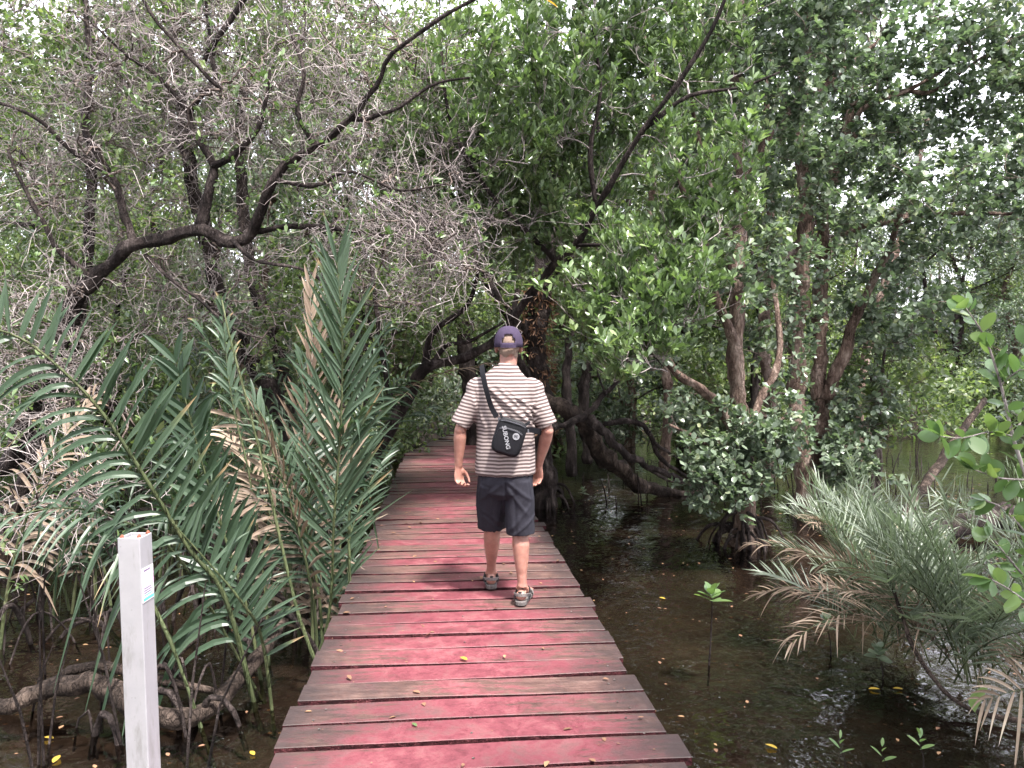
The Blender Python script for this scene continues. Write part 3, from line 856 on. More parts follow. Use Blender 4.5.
# --- dark upright trunks beyond the bend
for i, (pts, rad, lab, vol) in enumerate([
    ([(474, 452, 14.5), (468, 380, 14.5), (462, 300, 14.6), (466, 200, 14.8), (460, 60, 15)], [.16, .15, .13, .10, .06], "upright dark trunk beyond the bend of the boardwalk, left of the man's head", [(P(460, 120, 15), (2.6, 2, 2.6), 200), (P(420, 330, 15), (1.6, 1.2, 1.0), 80)]),
    ([(588, 462, 15.0), (584, 400, 15.0), (590, 330, 15.1), (600, 200, 15.2), (596, 80, 15.4)], [.12, .11, .10, .08, .05], "upright dark trunk behind the fallen trunk over the water", [(P(620, 200, 15), (2.4, 2, 2.6), 160), (P(610, 330, 15), (1.8, 1.2, .9), 90)]),
    ([(572, 475, 13.0), (570, 430, 13.0), (566, 380, 13.0), (572, 300, 13.1), (560, 200, 13.2)], [.09, .085, .08, .06, .04], "slim straight trunk standing in water right beside the black shaggy trunk", [(P(590, 240, 13.2), (1.8, 1.4, 1.6), 110)])]):
    trunk_tree(pts, rad, lab, vol, 60 + i)

# --- fallen trunk over the water with its branches
rg = rng_(71)
fl = empty("fallen_tree", tuple(onwater(668, 494)), "dark fallen trunk leaning down into the water with forked limbs", "fallen tree")
g = Geo()
fb = onwater(665, 494)[1]
fl_l = [(traced([(520, 385, 11.0), (552, 404, 10.9), (580, 420, 11.0), (598, 442, 11.2), (612, 462, 11.4), (632, 480, 11.7), (652, 489, 12.0), (676, 493, 12.2), (716, 492, 12.4)]), [.115, .118, .12, .125, .12, .115, .105, .07, .03])]
limb(g, *fl_l[0], 14, rg, .08, .35, 0, .07)
g.build("trunk", M['bark_log'], fl)
g = Geo(); nodes, nr = [], []
for e, q in [([(590, 418, 10.7), (606, 436, 10.7), (624, 452, 10.8), (640, 462, 10.9), (668, 474, 11.2), (712, 492, 11.7)], [.07, .065, .055, .05, .04, .02]),
             ([(604, 424, 11.1), (634, 422, 11.2), (652, 436, 11.2), (660, 458, 11.3), (690, 478, 11.5), (712, 484, 11.6)], [.04, .042, .04, .035, .025, .015]),
             ([(548, 430, 10.2), (566, 424, 10.4), (584, 416, 10.6), (598, 400, 10.8), (618, 380, 10.9), (632, 368, 11)], [.04, .045, .05, .04, .028, .018]),
             ([(652, 440, 11.2), (664, 450, 11.2), (684, 462, 11.4), (700, 470, 11.5)], [.03, .026, .018, .012]),
             ([(606, 395, 10.8), (600, 380, 10.8), (596, 366, 10.8)], [.02, .016, .01]),
             ([(650, 470, 11.0), (676, 482, 11.2), (700, 478, 11.4), (722, 466, 11.5)], [.03, .026, .02, .012])]:
    Lp, r = limb(g, traced(e), q, 8, rg, .06, .5); nodes.append(Lp); nr.append(r)
Ls, Rs = colonize(np.concatenate(nodes), np.concatenate(nr), ell(P(640, 440, 11.2), (.9, .5, .5), 50, rg), rg, .004, crook=.12, rmax=.012)
V, F = tubes(Ls, Rs, 5); g.add(V, F, 0)
g.build("limbs", M['bark_dark'], fl)

# --- the two reddish-barked trees on the right
rg = rng_(81)
bE = onwater(741, 545); YE = bE[1]
def on(pts, y): return [P(a, b_, y + c) for a, b_, c in pts]
limbsE = [
    (on([(742, 548, 0), (744, 510, 0), (743, 470, 0), (741, 420, 0), (738, 360, 0), (736, 300, 0), (738, 240, .1), (742, 170, .2), (734, 100, .3), (745, 20, .4), (740, -60, .5)], YE), [.18, .12, .10, .098, .095, .09, .085, .075, .065, .05, .035]),
    (on([(742, 452, 0), (722, 410, -.1), (700, 388, -.3), (676, 372, -.5), (662, 350, -.6), (640, 330, -.7)], YE), [.07, .06, .052, .045, .035, .02]),
    (on([(738, 350, 0), (716, 300, -.2), (708, 262, -.2), (700, 225, -.2), (688, 200, -.2), (672, 150, -.2)], YE), [.06, .055, .05, .05, .04, .025]),
    (on([(737, 250, .1), (724, 225, .1), (716, 205, .1), (700, 150, 0), (690, 90, 0)], YE), [.06, .045, .04, .03, .02]),
    (on([(742, 440, 0), (760, 400, .1), (780, 350, .3), (768, 250, .5)], YE), [.05, .045, .04, .025]),
    (on([(742, 180, .2), (780, 120, .1), (830, 80, 0), (880, 40, -.1)], YE), [.05, .04, .03, .018]),
    (on([(735, 470, 0), (700, 440, -.3), (670, 425, -.5)], YE), [.03, .025, .015]),
]
volsE = [(P(705, 430, YE - .1), (.6, .5, .5), 26), (P(722, 480, YE - .5), (.5, .35, .30), 34), (P(770, 440, YE - .5), (.6, .35, .45), 30), (P(650, 340, YE - .3), (.6, .6, .6), 30), (P(775, 230, YE + 1.0), (1.3, .6, 1.1), 50),
         (P(680, 130, YE + .7), (1.4, .8, 1.2), 60), (P(760, 110, YE - .5), (.9, .4, .6), 26), (P(760, -60, YE), (2.4, 1.8, 1.2), 45), (P(775, 340, YE + .8), (.7, .4, .6), 24), (P(700, 30, YE), (1.3, 1.0, .7), 70), (P(820, 30, YE), (1.1, .8, .8), 80), (P(735, 260, YE - .5), (.7, .3, .5), 22)]
make_tree("red_barked_tree", "reddish-barked mangrove tree standing in the water on a flared root clump", "tree", (bE[0], bE[1], WATER), limbsE, volsE, rg,
          M['bark_red'], M['leaf_broad'], leaf_tmpl(.30), .092, 7, 78, 4, .20, M['twig_brown'], upb=.15, roots=arch_roots(bE, 30, .25, .70, .42, rg, .020))
rg = rng_(82)
bF = onwater(810, 512); YF = bF[1]
limbsF = [
    (on([(806, 516, 0), (802, 470, 0), (799, 420, 0), (797, 370, 0), (799, 310, 0), (803, 260, 0), (806, 205, 0), (798, 120, .1), (810, 30, .2), (806, -60, .3)], YF), [.16, .13, .125, .12, .12, .12, .10, .08, .06, .04]),
    (on([(812, 515, .2), (818, 470, .2), (822, 420, .2), (818, 380, .2), (820, 320, .2), (823, 260, .2), (824, 200, .2), (850, 120, .2), (845, 40, .2)], YF), [.12, .11, .115, .11, .105, .10, .08, .06, .04]),
    (on([(826, 400, .1), (842, 360, 0), (852, 328, 0), (868, 292, 0), (890, 248, 0), (905, 200, 0)], YF), [.09, .085, .075, .06, .05, .03]),
    (on([(822, 262, .2), (838, 238, 0), (870, 224, -.2), (905, 221, -.4), (950, 214, -.6), (1024, 213, -.8), (1080, 205, -1)], YF), [.06, .05, .045, .04, .03, .022, .012]),
    (on([(826, 200, .2), (850, 150, 0), (862, 110, -.2), (905, 92, -.4), (960, 60, -.6)], YF), [.05, .042, .035, .028, .015]),
    (on([(850, 105, 0), (900, 92, -.3), (932, 92, -.4), (975, 62, -.5), (1010, 40, -.6)], YF), [.035, .03, .025, .02, .012]),
    (on([(800, 400, 0), (780, 420, -.3), (760, 412, -.5)], YF), [.03, .025, .018]),
]
volsF = [(P(900, 310, YF - .2), (1.1, .9, .6), 50), (P(930, 200, YF - .6), (1.7, 1.0, 1.0), 95), (P(850, 130, YF + .5), (1.6, 1.0, 1.2), 80), (P(960, 50, YF - .5), (2.0, 1.2, 1.1), 160), (P(830, 20, YF + .3), (1.4, .8, 1.0), 70),
         (P(850, -60, YF), (2.8, 1.8, 1.3), 50), (P(1040, 120, YF - 1), (1.0, 1.0, 1.6), 60), (P(860, 400, YF + .2), (.7, .5, .5), 24), (P(845, 460, YF - .3), (.5, .45, .4), 34), (P(800, 150, YF - .8), (.8, .4, .6), 24)]
make_tree("red_barked_tree", "double-trunked pale reddish tree with a long level bough over the water", "tree", (bF[0], bF[1], WATER), limbsF, volsF, rg,
          M['bark_red'], M['leaf_broad'], leaf_tmpl(.32), .102, 7, 78, 4, .22, M['twig_brown'], upb=.15, roots=arch_roots(bF, 14, .15, .5, .35, rg, .03))

for i, (pts, rad, lab, vol) in enumerate([
    ([(768, 478, 13.0), (770, 400, 13.0), (764, 330, 13.0), (772, 240, 13.0), (766, 120, 13.1), (775, 10, 13.2)], [.11, .10, .09, .08, .06, .04], "slim reddish trunk standing in the gap between the flared-root tree and the double trunk", [(P(770, 100, 13.4), (1.6, 1.2, 1.6), 90)]),
    ([(664, 470, 13.6), (668, 400, 13.6), (660, 320, 13.6), (650, 240, 13.6), (655, 120, 13.7), (640, 0, 13.8)], [.10, .095, .085, .07, .05, .04], "slim trunk rising behind the fallen trunk's tip", [(P(650, 90, 13.9), (1.7, 1.2, 1.8), 100)]),
    ([(858, 470, 14.5), (862, 380, 14.5), (880, 300, 14.5), (905, 220, 14.5), (930, 110, 14.6)], [.10, .09, .08, .065, .04], "slanting pale trunk behind the level bough", [(P(920, 130, 14.8), (1.8, 1.2, 1.6), 90)])]):
    trunk_tree(pts, rad, lab, vol, 660 + i, bark='bark_red', leaf='leaf_broad')
# --- leaning thin trunk over the far pool, log on the right bank
rg = rng_(85)
lt0 = onwater(874, 560); 
ln = empty("leaning_trunk", tuple(lt0), "thin mottled bare trunk leaning across the still pool", "trunk")
g = Geo(); limb(g, [lt0 + (0, 0, -.2), P(904, 520, lt0[1] + .6), P(935, 470, lt0[1] + 1.3), P(958, 436, lt0[1] + 1.7), P(985, 400, lt0[1] + 2.1)], [.062, .06, .055, .05, .035], 9, rg, .1, .15)
g.build("bark", M['bark_log'], ln)
b0 = onwater(890, 545)
lg = empty("bank_log", tuple(b0), "fat dark rotting log lying at the pool edge under the leaning trunk", "log")
g = Geo(); limb(g, [b0 + (-.3, .1, -.02), P(920, 534, b0[1] + .2), P(960, 526, b0[1] + .4), P(1010, 520, b0[1] + .5), P(1090, 515, b0[1] + .6)], [.05, .10, .13, .15, .15], 12, rg)
g.build("log", M['bark_dark'], lg)
# thin standing stems in the pool
for i, (px_, py_, tx, ty) in enumerate([(876, 500, 874, 380), (866, 505, 878, 410)]):
    p0 = onwater(px_, py_)
    e = empty("thin_tree", tuple(p0), ["slender pale stem with few leaves rising from the pool", "slender darker stem crossing behind the pale one in the pool"][i], "tree")
    g = Geo(); Lp, r = limb(g, [p0 + (0, 0, -.2), P((px_ + tx) / 2 + 2, (py_ + ty) / 2, p0[1]), P(tx, ty, p0[1]), P(tx + 6, ty - 60, p0[1] + .1)], [.06, .055, .05, .02], 7, rg)
    g.build("trunk", M['bark_grey'], e)
    Ls, Rs = colonize(Lp[len(Lp) // 2:], r[len(Lp) // 2:], ell(P(tx + 10, ty - 20, p0[1]), (.9, .7, .9), 60, rg), rg, .004, rmax=.015)
    g = Geo(); V, F = tubes(Ls, Rs, 4); g.add(V, F); Q, Rq = twiglets(Ls, 3, .22, rg); V, F = tubes(Q, Rq, 3); g.add(V, F); g.build("branches", M['twig_brown'], e)
    g = Geo(); V, F, a = rosettes(Q[:, -1], Q[:, -1] - Q[:, -2], 6, 70, .11, leaf_tmpl(.28), rg); g.add(V, F, a); g.build("crown", M['leaf_far'], e)

# ------------------------------------------------------------------ background trees (copies of four)
def bg_proto(seed, H, leaf, bark, n):
    rr_ = rng_(seed)
    root = empty("mangrove_tree", (0, 0, 0), "x", "tree")
    g = Geo(); limbs_ = []
    nt_ = rr_.integers(1, 4)
    for k_ in range(nt_):
        a = rr_.uniform(0, 2 * PI); ln_ = rr_.uniform(.05, .28)
        p = [np.array([rr_.normal() * .12, rr_.normal() * .12, -.3])]
        for z in (1.2, 2.6, 4.2, 6.0, H * .85):
            p.append(np.array([math.cos(a) * ln_ * z + rr_.normal() * .18, math.sin(a) * ln_ * z + rr_.normal() * .18, z]))
        r0 = rr_.uniform(.09, .15)
        limbs_.append((p, [r0, r0 * .9, r0 * .75, r0 * .6, r0 * .45, r0 * .25]))
        for z0 in (1.6, 2.8, 4.0, 5.2):
            a2 = rr_.uniform(0, 2 * PI); q0 = np.array([np.interp(z0, [v[2] for v in p], [v[c_] for v in p]) for c_ in (0, 1)] + [z0])
            dd = np.array([math.cos(a2), math.sin(a2), rr_.uniform(.15, .9)])
            limbs_.append(([q0, q0 + dd * .7 + rr_.normal(size=3) * .1, q0 + dd * 1.5 + rr_.normal(size=3) * .2], [r0 * .4, r0 * .28, r0 * .12]))
    nodes, nr = [], []
    for pts, rad in limbs_:
        Lp, r = limb(g, pts, rad, 7, rr_, .25, .35); nodes.append(Lp); nr.append(r)
    g.build("trunk", M[bark], root)
    vols = [((rr_.normal() * .8, rr_.normal() * .8, z), (rr_.uniform(1.3, 2.1), rr_.uniform(1.3, 2.1), .9), int(n / 7)) for z in np.linspace(1.0, H, 7)]
    tg = np.concatenate([ell(*v, rr_) for v in vols])
    Ls, Rs = colonize(np.concatenate(nodes), np.concatenate(nr), tg, rr_, .006, rmax=.03, pts=5, crook=.08)
    g = Geo(); V, F = tubes(Ls, Rs, 4); g.add(V, F)
    Q, Rq = twiglets(Ls, 4, .35, rr_, .005, 3, .3); V, F = tubes(Q, Rq, 3); g.add(V, F); g.build("branches", M['twig_brown'], root)
    g = Geo()
    tips = np.concatenate([Q[:, -1], Q[:, 1]]); td = np.concatenate([Q[:, -1] - Q[:, 1]] * 2)
    V, F, a = rosettes(tips, td + np.array([0, 0, .1]), 7, 75, .145, leaf_tmpl(.25, "far"), rr_, jit=.07); g.add(V, F, a)
    g.build("crown", M[leaf], root)
    return root
def copy_thing(src, loc, rz, sc, label, group):
    r = src.copy(); COL.objects.link(r); r.location = loc; r.rotation_euler = (0, 0, rz); r.scale = (sc, sc, sc)
    tag(r, label, "tree", group)
    for ch in list(src.children):
        c = ch.copy(); COL.objects.link(c); c.parent = r
        for gch in ch.children:
            d = gch.copy(); COL.objects.link(d); d.parent = c
    return r
protos = [bg_proto(101, 8.5, 'leaf_far', 'bark_grey', 330), bg_proto(102, 9.5, 'leaf_far', 'bark_dark', 330), bg_proto(103, 8.0, 'leaf_broad', 'bark_red', 310), bg_proto(104, 10, 'leaf_far', 'bark_dark', 300)]
spots = [  # px at its distance, distance, scale
    (-20, 11.5, .8), (120, 12.5, .8), (250, 13, .8), (355, 13.5, .85), (40, 15, .9), (180, 16, .95), (310, 17, .95), (400, 18, 1.), (490, 19, 1.),
    (560, 19.5, 1.), (625, 18.5, .9), (690, 18, .95), (740, 15.5, .85), (600, 24, 1.05), (520, 25, 1.1), (420, 24, 1.05), (340, 23, 1.), (230, 22, 1.05), (120, 21, 1.), (20, 20, 1.), (-60, 17, 1.),
    (770, 19, .95), (830, 27, 1.05), (890, 28, 1.1), (950, 27, 1.), (1010, 26.5, 1.05), (1070, 24, 1.), (700, 27, 1.1), (790, 26, 1.), (1090, 15, .9), (1150, 18, .95),
    (480, 34, 1.2), (580, 36, 1.2), (380, 33, 1.2), (280, 31, 1.15), (160, 31, 1.2), (60, 30, 1.2), (680, 36, 1.2), (770, 36, 1.2), (860, 37, 1.25), (940, 37, 1.2), (1020, 36, 1.2),
    (430, 46, 1.4), (540, 48, 1.5), (640, 48, 1.5), (330, 44, 1.4), (220, 43, 1.4), (100, 42, 1.4), (0, 40, 1.3), (740, 49, 1.5), (840, 50, 1.5), (930, 50, 1.5), (1010, 48, 1.5)]
rg = rng_(91)
ftone = ["dense leafy", "loose open-crowned", "twiggy", "tall airy"]
used = 0
marks = [(-10, "at the edge past the great frond"), (70, "above the great frond's tip"), (190, "behind the gnarled limb"), (290, "behind the shaggy dark trunk"), (365, "behind the tall upright frond"),
         (445, "behind the arching trunk's foot"), (530, "behind the man's cap"), (605, "behind the black shaggy trunk"), (660, "behind the fallen trunk"), (745, "behind the flared-root tree"),
         (800, "behind the double-trunked tree"), (895, "behind the thin stems in the pool"), (965, "straight over the still pool"), (1030, "behind the broad-leaved shrub"), (9999, "past the shrub at the far edge")]
for i, (px_, Yd, sc) in enumerate(spots):
    X = (px_ - 512) * Yd / FPX
    x, y = X, Yd
    z = max(float(ground_h(x, y)), -1.0)
    grp = "trees behind the palms" if px_ < 420 else ("trees beyond the man" if px_ < 760 else "trees across the pool")
    where = "among the thicket behind the palms" if px_ < 420 else ("in the thicket beyond the walking man" if px_ < 760 else "on the bank across the pool")
    kind_ = int(rg.integers(0, 4)) if i >= 4 else i
    mk = next(m_ for lim_, m_ in marks if px_ <= lim_)
    row_ = "nearest row" if Yd < 16.5 else ("second row" if Yd < 22 else ("third row" if Yd < 30 else ("fourth row" if Yd < 39 else "last row")))
    if Yd > 29: sc *= .78
    elif Yd > 22: sc *= .92
    lab = f"{ftone[kind_]} mangrove tree {mk}, in the {row_}"
    if i < 4:
        rt = protos[i]; rt.location = (x, y, z); rt.rotation_euler = (0, 0, rg.uniform(0, 6.28)); rt.scale = (sc,) * 3; tag(rt, lab, "tree", grp)
    else:
        copy_thing(protos[kind_], (x, y, z), rg.uniform(0, 6.28), sc * rg.uniform(.92, 1.1), lab, grp)

for i, (x, y, sc, lab) in enumerate([(-5.2, 1.2, .95, "unseen mangrove tree added for shade beside the near end of the deck, palm side"), (8.0, -.6, .9, "unseen mangrove tree added for shade by the near end of the deck, water side"), (-3.6, -4.6, 1., "unseen mangrove tree added for shade behind the viewer, palm side of the deck"),
                               (4.4, -4.8, 1., "unseen mangrove tree added for shade behind the viewer, water side of the deck"), (0.6, -9.5, 1.1, "unseen mangrove tree added for shade, closing the deck behind the viewer"), (3.6, -1.2, 1.05, "unseen mangrove tree added to shade the deck just behind the viewer, water side"), (-2.9, -.9, 1.05, "unseen mangrove tree added to shade the deck just behind the viewer, palm side"), (9.8, 5.2, .9, "unseen mangrove tree added on the right bank past the shrub"),
                               (-8.4, 4.6, .9, "unseen mangrove tree added in the thicket past the palms")]):
    copy_thing(protos[i % 4], (x, y, WATER - .1), rg.uniform(0, 6.28), sc, lab, "unseen trees added for shade around the deck")  # out-of-view trees, put in so their crowns shade the deck from open sky
# far wood closing the view, too many to count
rg = rng_(93)
n_ = 15000
an = rg.uniform(-.95, .95, n_); ds = rg.uniform(56, 72, n_)
ps = np.stack([np.sin(an) * ds, np.cos(an) * ds, (rg.random(n_) ** 1.3) * (8.5 + 2 * np.sin(an * 9) + 1.2 * np.sin(an * 23))], 1)
g = Geo(); V, F, a = rosettes(ps, rg.standard_normal((n_, 3)) + np.array([0, -.3, .6]), 6, 80, .8, leaf_tmpl(.3, "far"), rg, jit=.35); g.add(V, F, a)
tag(g.build("distant_wood", M['leaf_far']), "hazy green mass of distant mangrove wood closing the view", "wood", kind="stuff")
# low undergrowth
n_ = 2600
ps = []
while len(ps) < n_:
    x = rg.uniform(-14, 20); y = rg.uniform(10, 34)
    if float(ground_h(x, y)) > WATER - .12 or rg.random() < .02:
        if x > -2.2 and y < 16.5 and x < 3: continue
        if x > 2 and y < 22: continue
        ps.append((x, y, max(float(ground_h(x, y)), WATER) + rg.random() ** 1.5 * 1.6))
ps = np.array(ps)
g = Geo(); V, F, a = rosettes(ps, rg.standard_normal((n_, 3)) * .5 + np.array([0, 0, .8]), 9, 75, .20, leaf_tmpl(.24, "far"), rg, jit=.10); g.add(V, F, a)
Lt = np.stack([np.stack([ps[:, 0] + rg.normal(size=n_) * .1, ps[:, 1], ps[:, 2] * 0 + WATER - .1], 1), ps + rg.normal(size=ps.shape) * .05, ps + rg.normal(size=ps.shape) * .12 + np.array([0, 0, .1])], 1)
V, F = tubes(Lt, np.broadcast_to([.008, .006, .003], (n_, 3)), 3); g.add(V, F, .2)
n3 = 2200
bx3 = rg.uniform(3, 24, n3); by3 = 22.5 + 1.2 * np.sin(bx3 * .45) + 0.5 * np.sin(bx3 * 1.3) + rg.random(n3) ** 1.4 * 6 - .1
ps = np.stack([bx3, by3, np.maximum(ground_h(bx3, by3), WATER) + rg.random(n3) ** 1.3 * 1.9], 1)
V, F, a = rosettes(ps, rg.standard_normal((n3, 3)) * .5 + np.array([0, 0, .8]), 9, 75, .22, leaf_tmpl(.24, "far"), rg, jit=.14); g.add(V, F, a)
tag(g.build("undergrowth", M['leaf_far']), "tangled low green undergrowth along the muddy banks", "undergrowth", kind="stuff")
# ------------------------------------------------------------------ palms
def strips(L, W, nrm, fold=.35):
    """L (N,P,3) midribs, W (N,P) half widths, nrm (N,3) -> V-folded blades"""
    N, Pn, _ = L.shape
    T = unit(np.gradient(L, axis=1))
    S = unit(np.cross(T, nrm[:, None])); Nn = np.cross(S, T)
    Lf = L - S * W[..., None] + Nn * W[..., None] * fold
    Rt = L + S * W[..., None] + Nn * W[..., None] * fold
    V = np.stack([Lf, L, Rt], 2).reshape(-1, 3)
    i = np.arange(N)[:, None, None] * Pn * 3 + np.arange(Pn - 1)[None, :, None] * 3 + np.arange(2)[None, None]
    F = np.stack([i, i + 1, i + 4, i + 3], -1).reshape(-1, 4)
    return V, F

def frond(parent, pts, rg, r0=.014, ll=.6, lw=.02, n=26, face=(0, -1, 0), t0=.25, ang=(62, 22), droop=.12, mat='palm', org=None, sides=(1, -1),
          name="frond", a0=None, missing=.06, stem='palm_stem', cup=.15, kinks=.12):
    pts = np.asarray(pts, float)
    Lr, rr_ = smoothline(pts, np.linspace(r0, r0 * .25, len(pts)), .06)
    g = Geo(); V, F = tubes(Lr[None], rr_[None], 6); g.add(V, F, .5)
    st = g.build(name, M[stem], parent, org=org)
    face = unit(np.asarray(face, float))
    cum = np.concatenate([[0], np.cumsum(np.linalg.norm(np.diff(Lr, axis=0), axis=1))]); cum /= cum[-1]
    Ls, Ws, Ns = [], [], []
    s = np.linspace(0, 1, 7)
    base_a = rg.random() if a0 is None else a0
    T = unit(np.gradient(Lr, axis=0))
    for sd_ in sides:
        for t in np.linspace(t0, 1, n):
            if rg.random() < missing: continue
            t_ = min(1, max(0, t + rg.normal() * .005))
            p = np.array([np.interp(t_, cum, Lr[:, c]) for c in range(3)])
            tg_ = unit(np.array([np.interp(t_, cum, T[:, c]) for c in range(3)]))
            side = unit(np.cross(tg_, face)) * sd_
            f = (t - t0) / (1 - t0)
            a = R(ang[0] * (1 - f) + ang[1] * f + rg.normal() * 6)
            d = unit(tg_ * math.cos(a) + side * math.sin(a) + face * (cup + rg.normal() * .06))
            ln_ = ll * (0.55 + 0.45 * math.sin(PI * min(1, .22 + f * .85))) * (1 + rg.normal() * .07)
            grav = np.array([0, 0, -1.0]) * droop * (1 + rg.random())
            if rg.random() < kinks: grav = grav * 3 + rg.normal(size=3) * .12
            L = p + ln_ * (s[:, None] * d + (s[:, None] ** 2.2) * grav)
            Ls.append(L); Ws.append(lw * (1 + rg.normal() * .18) * np.array([.35, .85, 1, .95, .75, .42, .04]))
            Ns.append(face + rg.normal(size=3) * .25)
    if Ls:
        V, F = strips(np.array(Ls), np.array(Ws), unit(np.array(Ns)))
        g = Geo(); av = np.repeat(np.clip(base_a * .5 + .15 + rg.normal(size=len(Ls)) * .14, 0, .85), 21).reshape(-1, 7, 3); tipb = (rg.random(len(Ls)) < .3) * rg.random(len(Ls)); av = (av + np.linspace(0, 1, 7)[None, :, None] ** 2.5 * tipb[:, None, None]).ravel(); g.add(V, F, av)
        g.build("leaflets", M[mat], st, org=org, smooth=False)
    return st

def rand_frond(parent, base, rg, org, length=2.2, az=None, tilt=None, bend=.55, **kw):
    az = rg.uniform(0, 2 * PI) if az is None else az
    tilt = rg.uniform(.12, .5) if tilt is None else tilt
    h = np.array([math.cos(az), math.sin(az), 0]); up = np.array([0, 0, 1.0])
    p = np.array(base, float); pts = [p]; a = tilt * .5
    for i in range(5):
        p = p + (h * math.sin(a) + up * math.cos(a)) * length / 5; pts.append(p); a += tilt * bend + rg.normal() * .03
    f = unit(h * math.cos(a * .7) * -1 + up * math.sin(a * .7 + .2))
    kw.setdefault('face', unit(f + rg.normal(size=3) * .25))
    return frond(parent, pts, rg, org=org, **kw)

rg = rng_(201)
def palm(label, px, py, Y=None):
    b = onwater(px, py) if Y is None else np.array([P(px, py, Y)[0], Y, WATER - .05])
    return empty("mangrove_palm", tuple(b), label, "palm", "palms crowding the boardwalk"), tuple(b)
# palm 1: the tall upright frond beside the deck
p1, o1 = palm("mangrove palm with one tall upright frond and reddish dry leaflets close beside the deck", 330, 640, 5.3)
frond(p1, traced([(300, 700, 5.5), (328, 620, 5.4), (334, 520, 5.3), (341, 420, 5.25), (342, 330, 5.2), (337, 262, 5.2)]), rg, .015, .66, .0165, 42, (0, -1, .15), .26, (40, 20), .03, 'palm', o1, a0=.8)
frond(p1, traced([(310, 700, 5.9), (338, 560, 6.1), (352, 460, 6.3), (368, 380, 6.5), (385, 330, 6.6)]), rg, .012, .48, .015, 30, (-.4, -1, .3), .4, (40, 20), .45, 'palm', o1, a0=.1)
frond(p1, traced([(290, 700, 5.7), (300, 560, 5.8), (302, 450, 5.9), (312, 360, 5.9), (310, 290, 6.0)]), rg, .012, .42, .014, 22, (.2, -1, .1), .4, (35, 15), .05, 'palm_dry', o1, name="dead_frond", stem='twig_brown')
frond(p1, traced([(310, 690, 5.6), (335, 590, 5.7), (355, 520, 6.0), (374, 475, 6.5), (392, 448, 7.0)]), rg, .009, .34, .011, 26, (-.5, -.8, .6), .25, (60, 30), .10, 'palm', o1)
frond(p1, traced([(310, 700, 5.5), (328, 630, 5.6), (345, 580, 6.0), (358, 530, 6.5)]), rg, .008, .30, .010, 22, (-.5, -.8, .6), .25, (60, 30), .12, 'palm', o1)
for i in range(4):
    rand_frond(p1, az=PI + rg.normal() * .6, base=(o1[0] - .15 + rg.normal() * .1, o1[1] + .2 + rg.normal() * .1, WATER), rg=rg, org=o1, length=rg.uniform(1.5, 2.4), tilt=rg.uniform(.1, .3), ll=.45, lw=.016, n=20, mat=['palm', 'palm_dry', 'palm', 'palm'][i], name=["frond", "dead_frond", "frond", "frond"][i], droop=.2)
# palm 2: the great frond arching over the grey post
p2, o2 = palm("mangrove palm whose great frond arches left over the grey post", 262, 690, 4.7)
frond(p2, traced([(262, 735, 4.7), (226, 600, 4.6), (190, 550, 4.5), (150, 485, 4.35), (104, 415, 4.25), (62, 370, 4.15), (20, 338, 4.1), (-30, 322, 4.0)]), rg, .018, .60, .020, 44, (-.05, -.9, .3), .20, (48, 74), .03, 'palm', o2, sides=(1,), a0=.6, cup=.05, missing=.02)
frond(p2, traced([(262, 736, 4.72), (226, 601, 4.62), (190, 551, 4.52), (150, 486, 4.37), (104, 416, 4.27), (62, 371, 4.17), (20, 339, 4.12), (-30, 323, 4.02)]), rg, .010, .52, .019, 32, (-.1, -.9, .2), .22, (70, 40), .55, 'palm', o2, sides=(-1,), a0=.15, cup=.3)
frond(p2, traced([(270, 735, 5.0), (250, 620, 5.0), (226, 540, 5.0), (204, 470, 4.95), (188, 410, 4.9), (176, 362, 4.9)]), rg, .015, .50, .024, 24, (.1, -1, .2), .22, (42, 28), .10, 'palm', o2, a0=.0)
frond(p2, traced([(275, 735, 4.6), (262, 640, 4.4), (240, 600, 4.2), (206, 560, 4.1), (170, 520, 4.0)]), rg, .012, .36, .012, 20, (0, -.8, .6), .35, (70, 60), .05, 'palm', o2, sides=(1,), a0=.9)
frond(p2, traced([(262, 700, 4.9), (180, 560, 4.6), (120, 520, 4.4), (60, 508, 4.25), (-20, 522, 4.1)]), rg, .011, .40, .012, 26, (0, -.6, .8), .3, (75, 40), .5, 'palm', o2, a0=.7)
frond(p2, traced([(270, 700, 5.2), (266, 600, 5.3), (250, 480, 5.4), (232, 400, 5.5), (224, 330, 5.6), (222, 306, 5.6)]), rg, .011, .30, .012, 14, (.2, -1, .2), .72, (30, 15), .2, 'palm', o2)
# palm 3: brown and dry between the two
p3, o3 = palm("half-dead mangrove palm with tan drooping leaflets between two green palms", 296, 650, 5.9)
frond(p3, traced([(300, 700, 5.9), (296, 600, 5.9), (280, 510, 5.9), (262, 450, 5.8), (240, 420, 5.7)]), rg, .013, .55, .015, 22, (0, -1, .4), .25, (65, 30), .15, 'palm_dry', o3, name="dead_frond", stem='twig_brown')
frond(p3, traced([(305, 690, 5.6), (318, 600, 5.6), (300, 540, 5.4), (262, 500, 5.3), (224, 505, 5.2)]), rg, .012, .50, .013, 20, (0, -.8, .6), .25, (65, 30), .35, 'palm_dry', o3, name="dead_frond", stem='twig_brown')
frond(p3, traced([(300, 690, 6.0), (330, 560, 6.2), (340, 470, 6.3), (330, 400, 6.4)]), rg, .012, .55, .014, 20, (0, -1, .3), .25, (55, 25), .1, 'palm_dry', o3, name="dead_frond", stem='twig_brown')
for i in range(5):
    rand_frond(p3, (o3[0] + rg.normal() * .25, o3[1] + rg.normal() * .25, WATER), rg, o3, rg.uniform(1.4, 2.6), tilt=rg.uniform(.08, .35), ll=.5, lw=.015, n=20, mat='palm_dry' if i % 3 == 2 else 'palm', droop=.25)
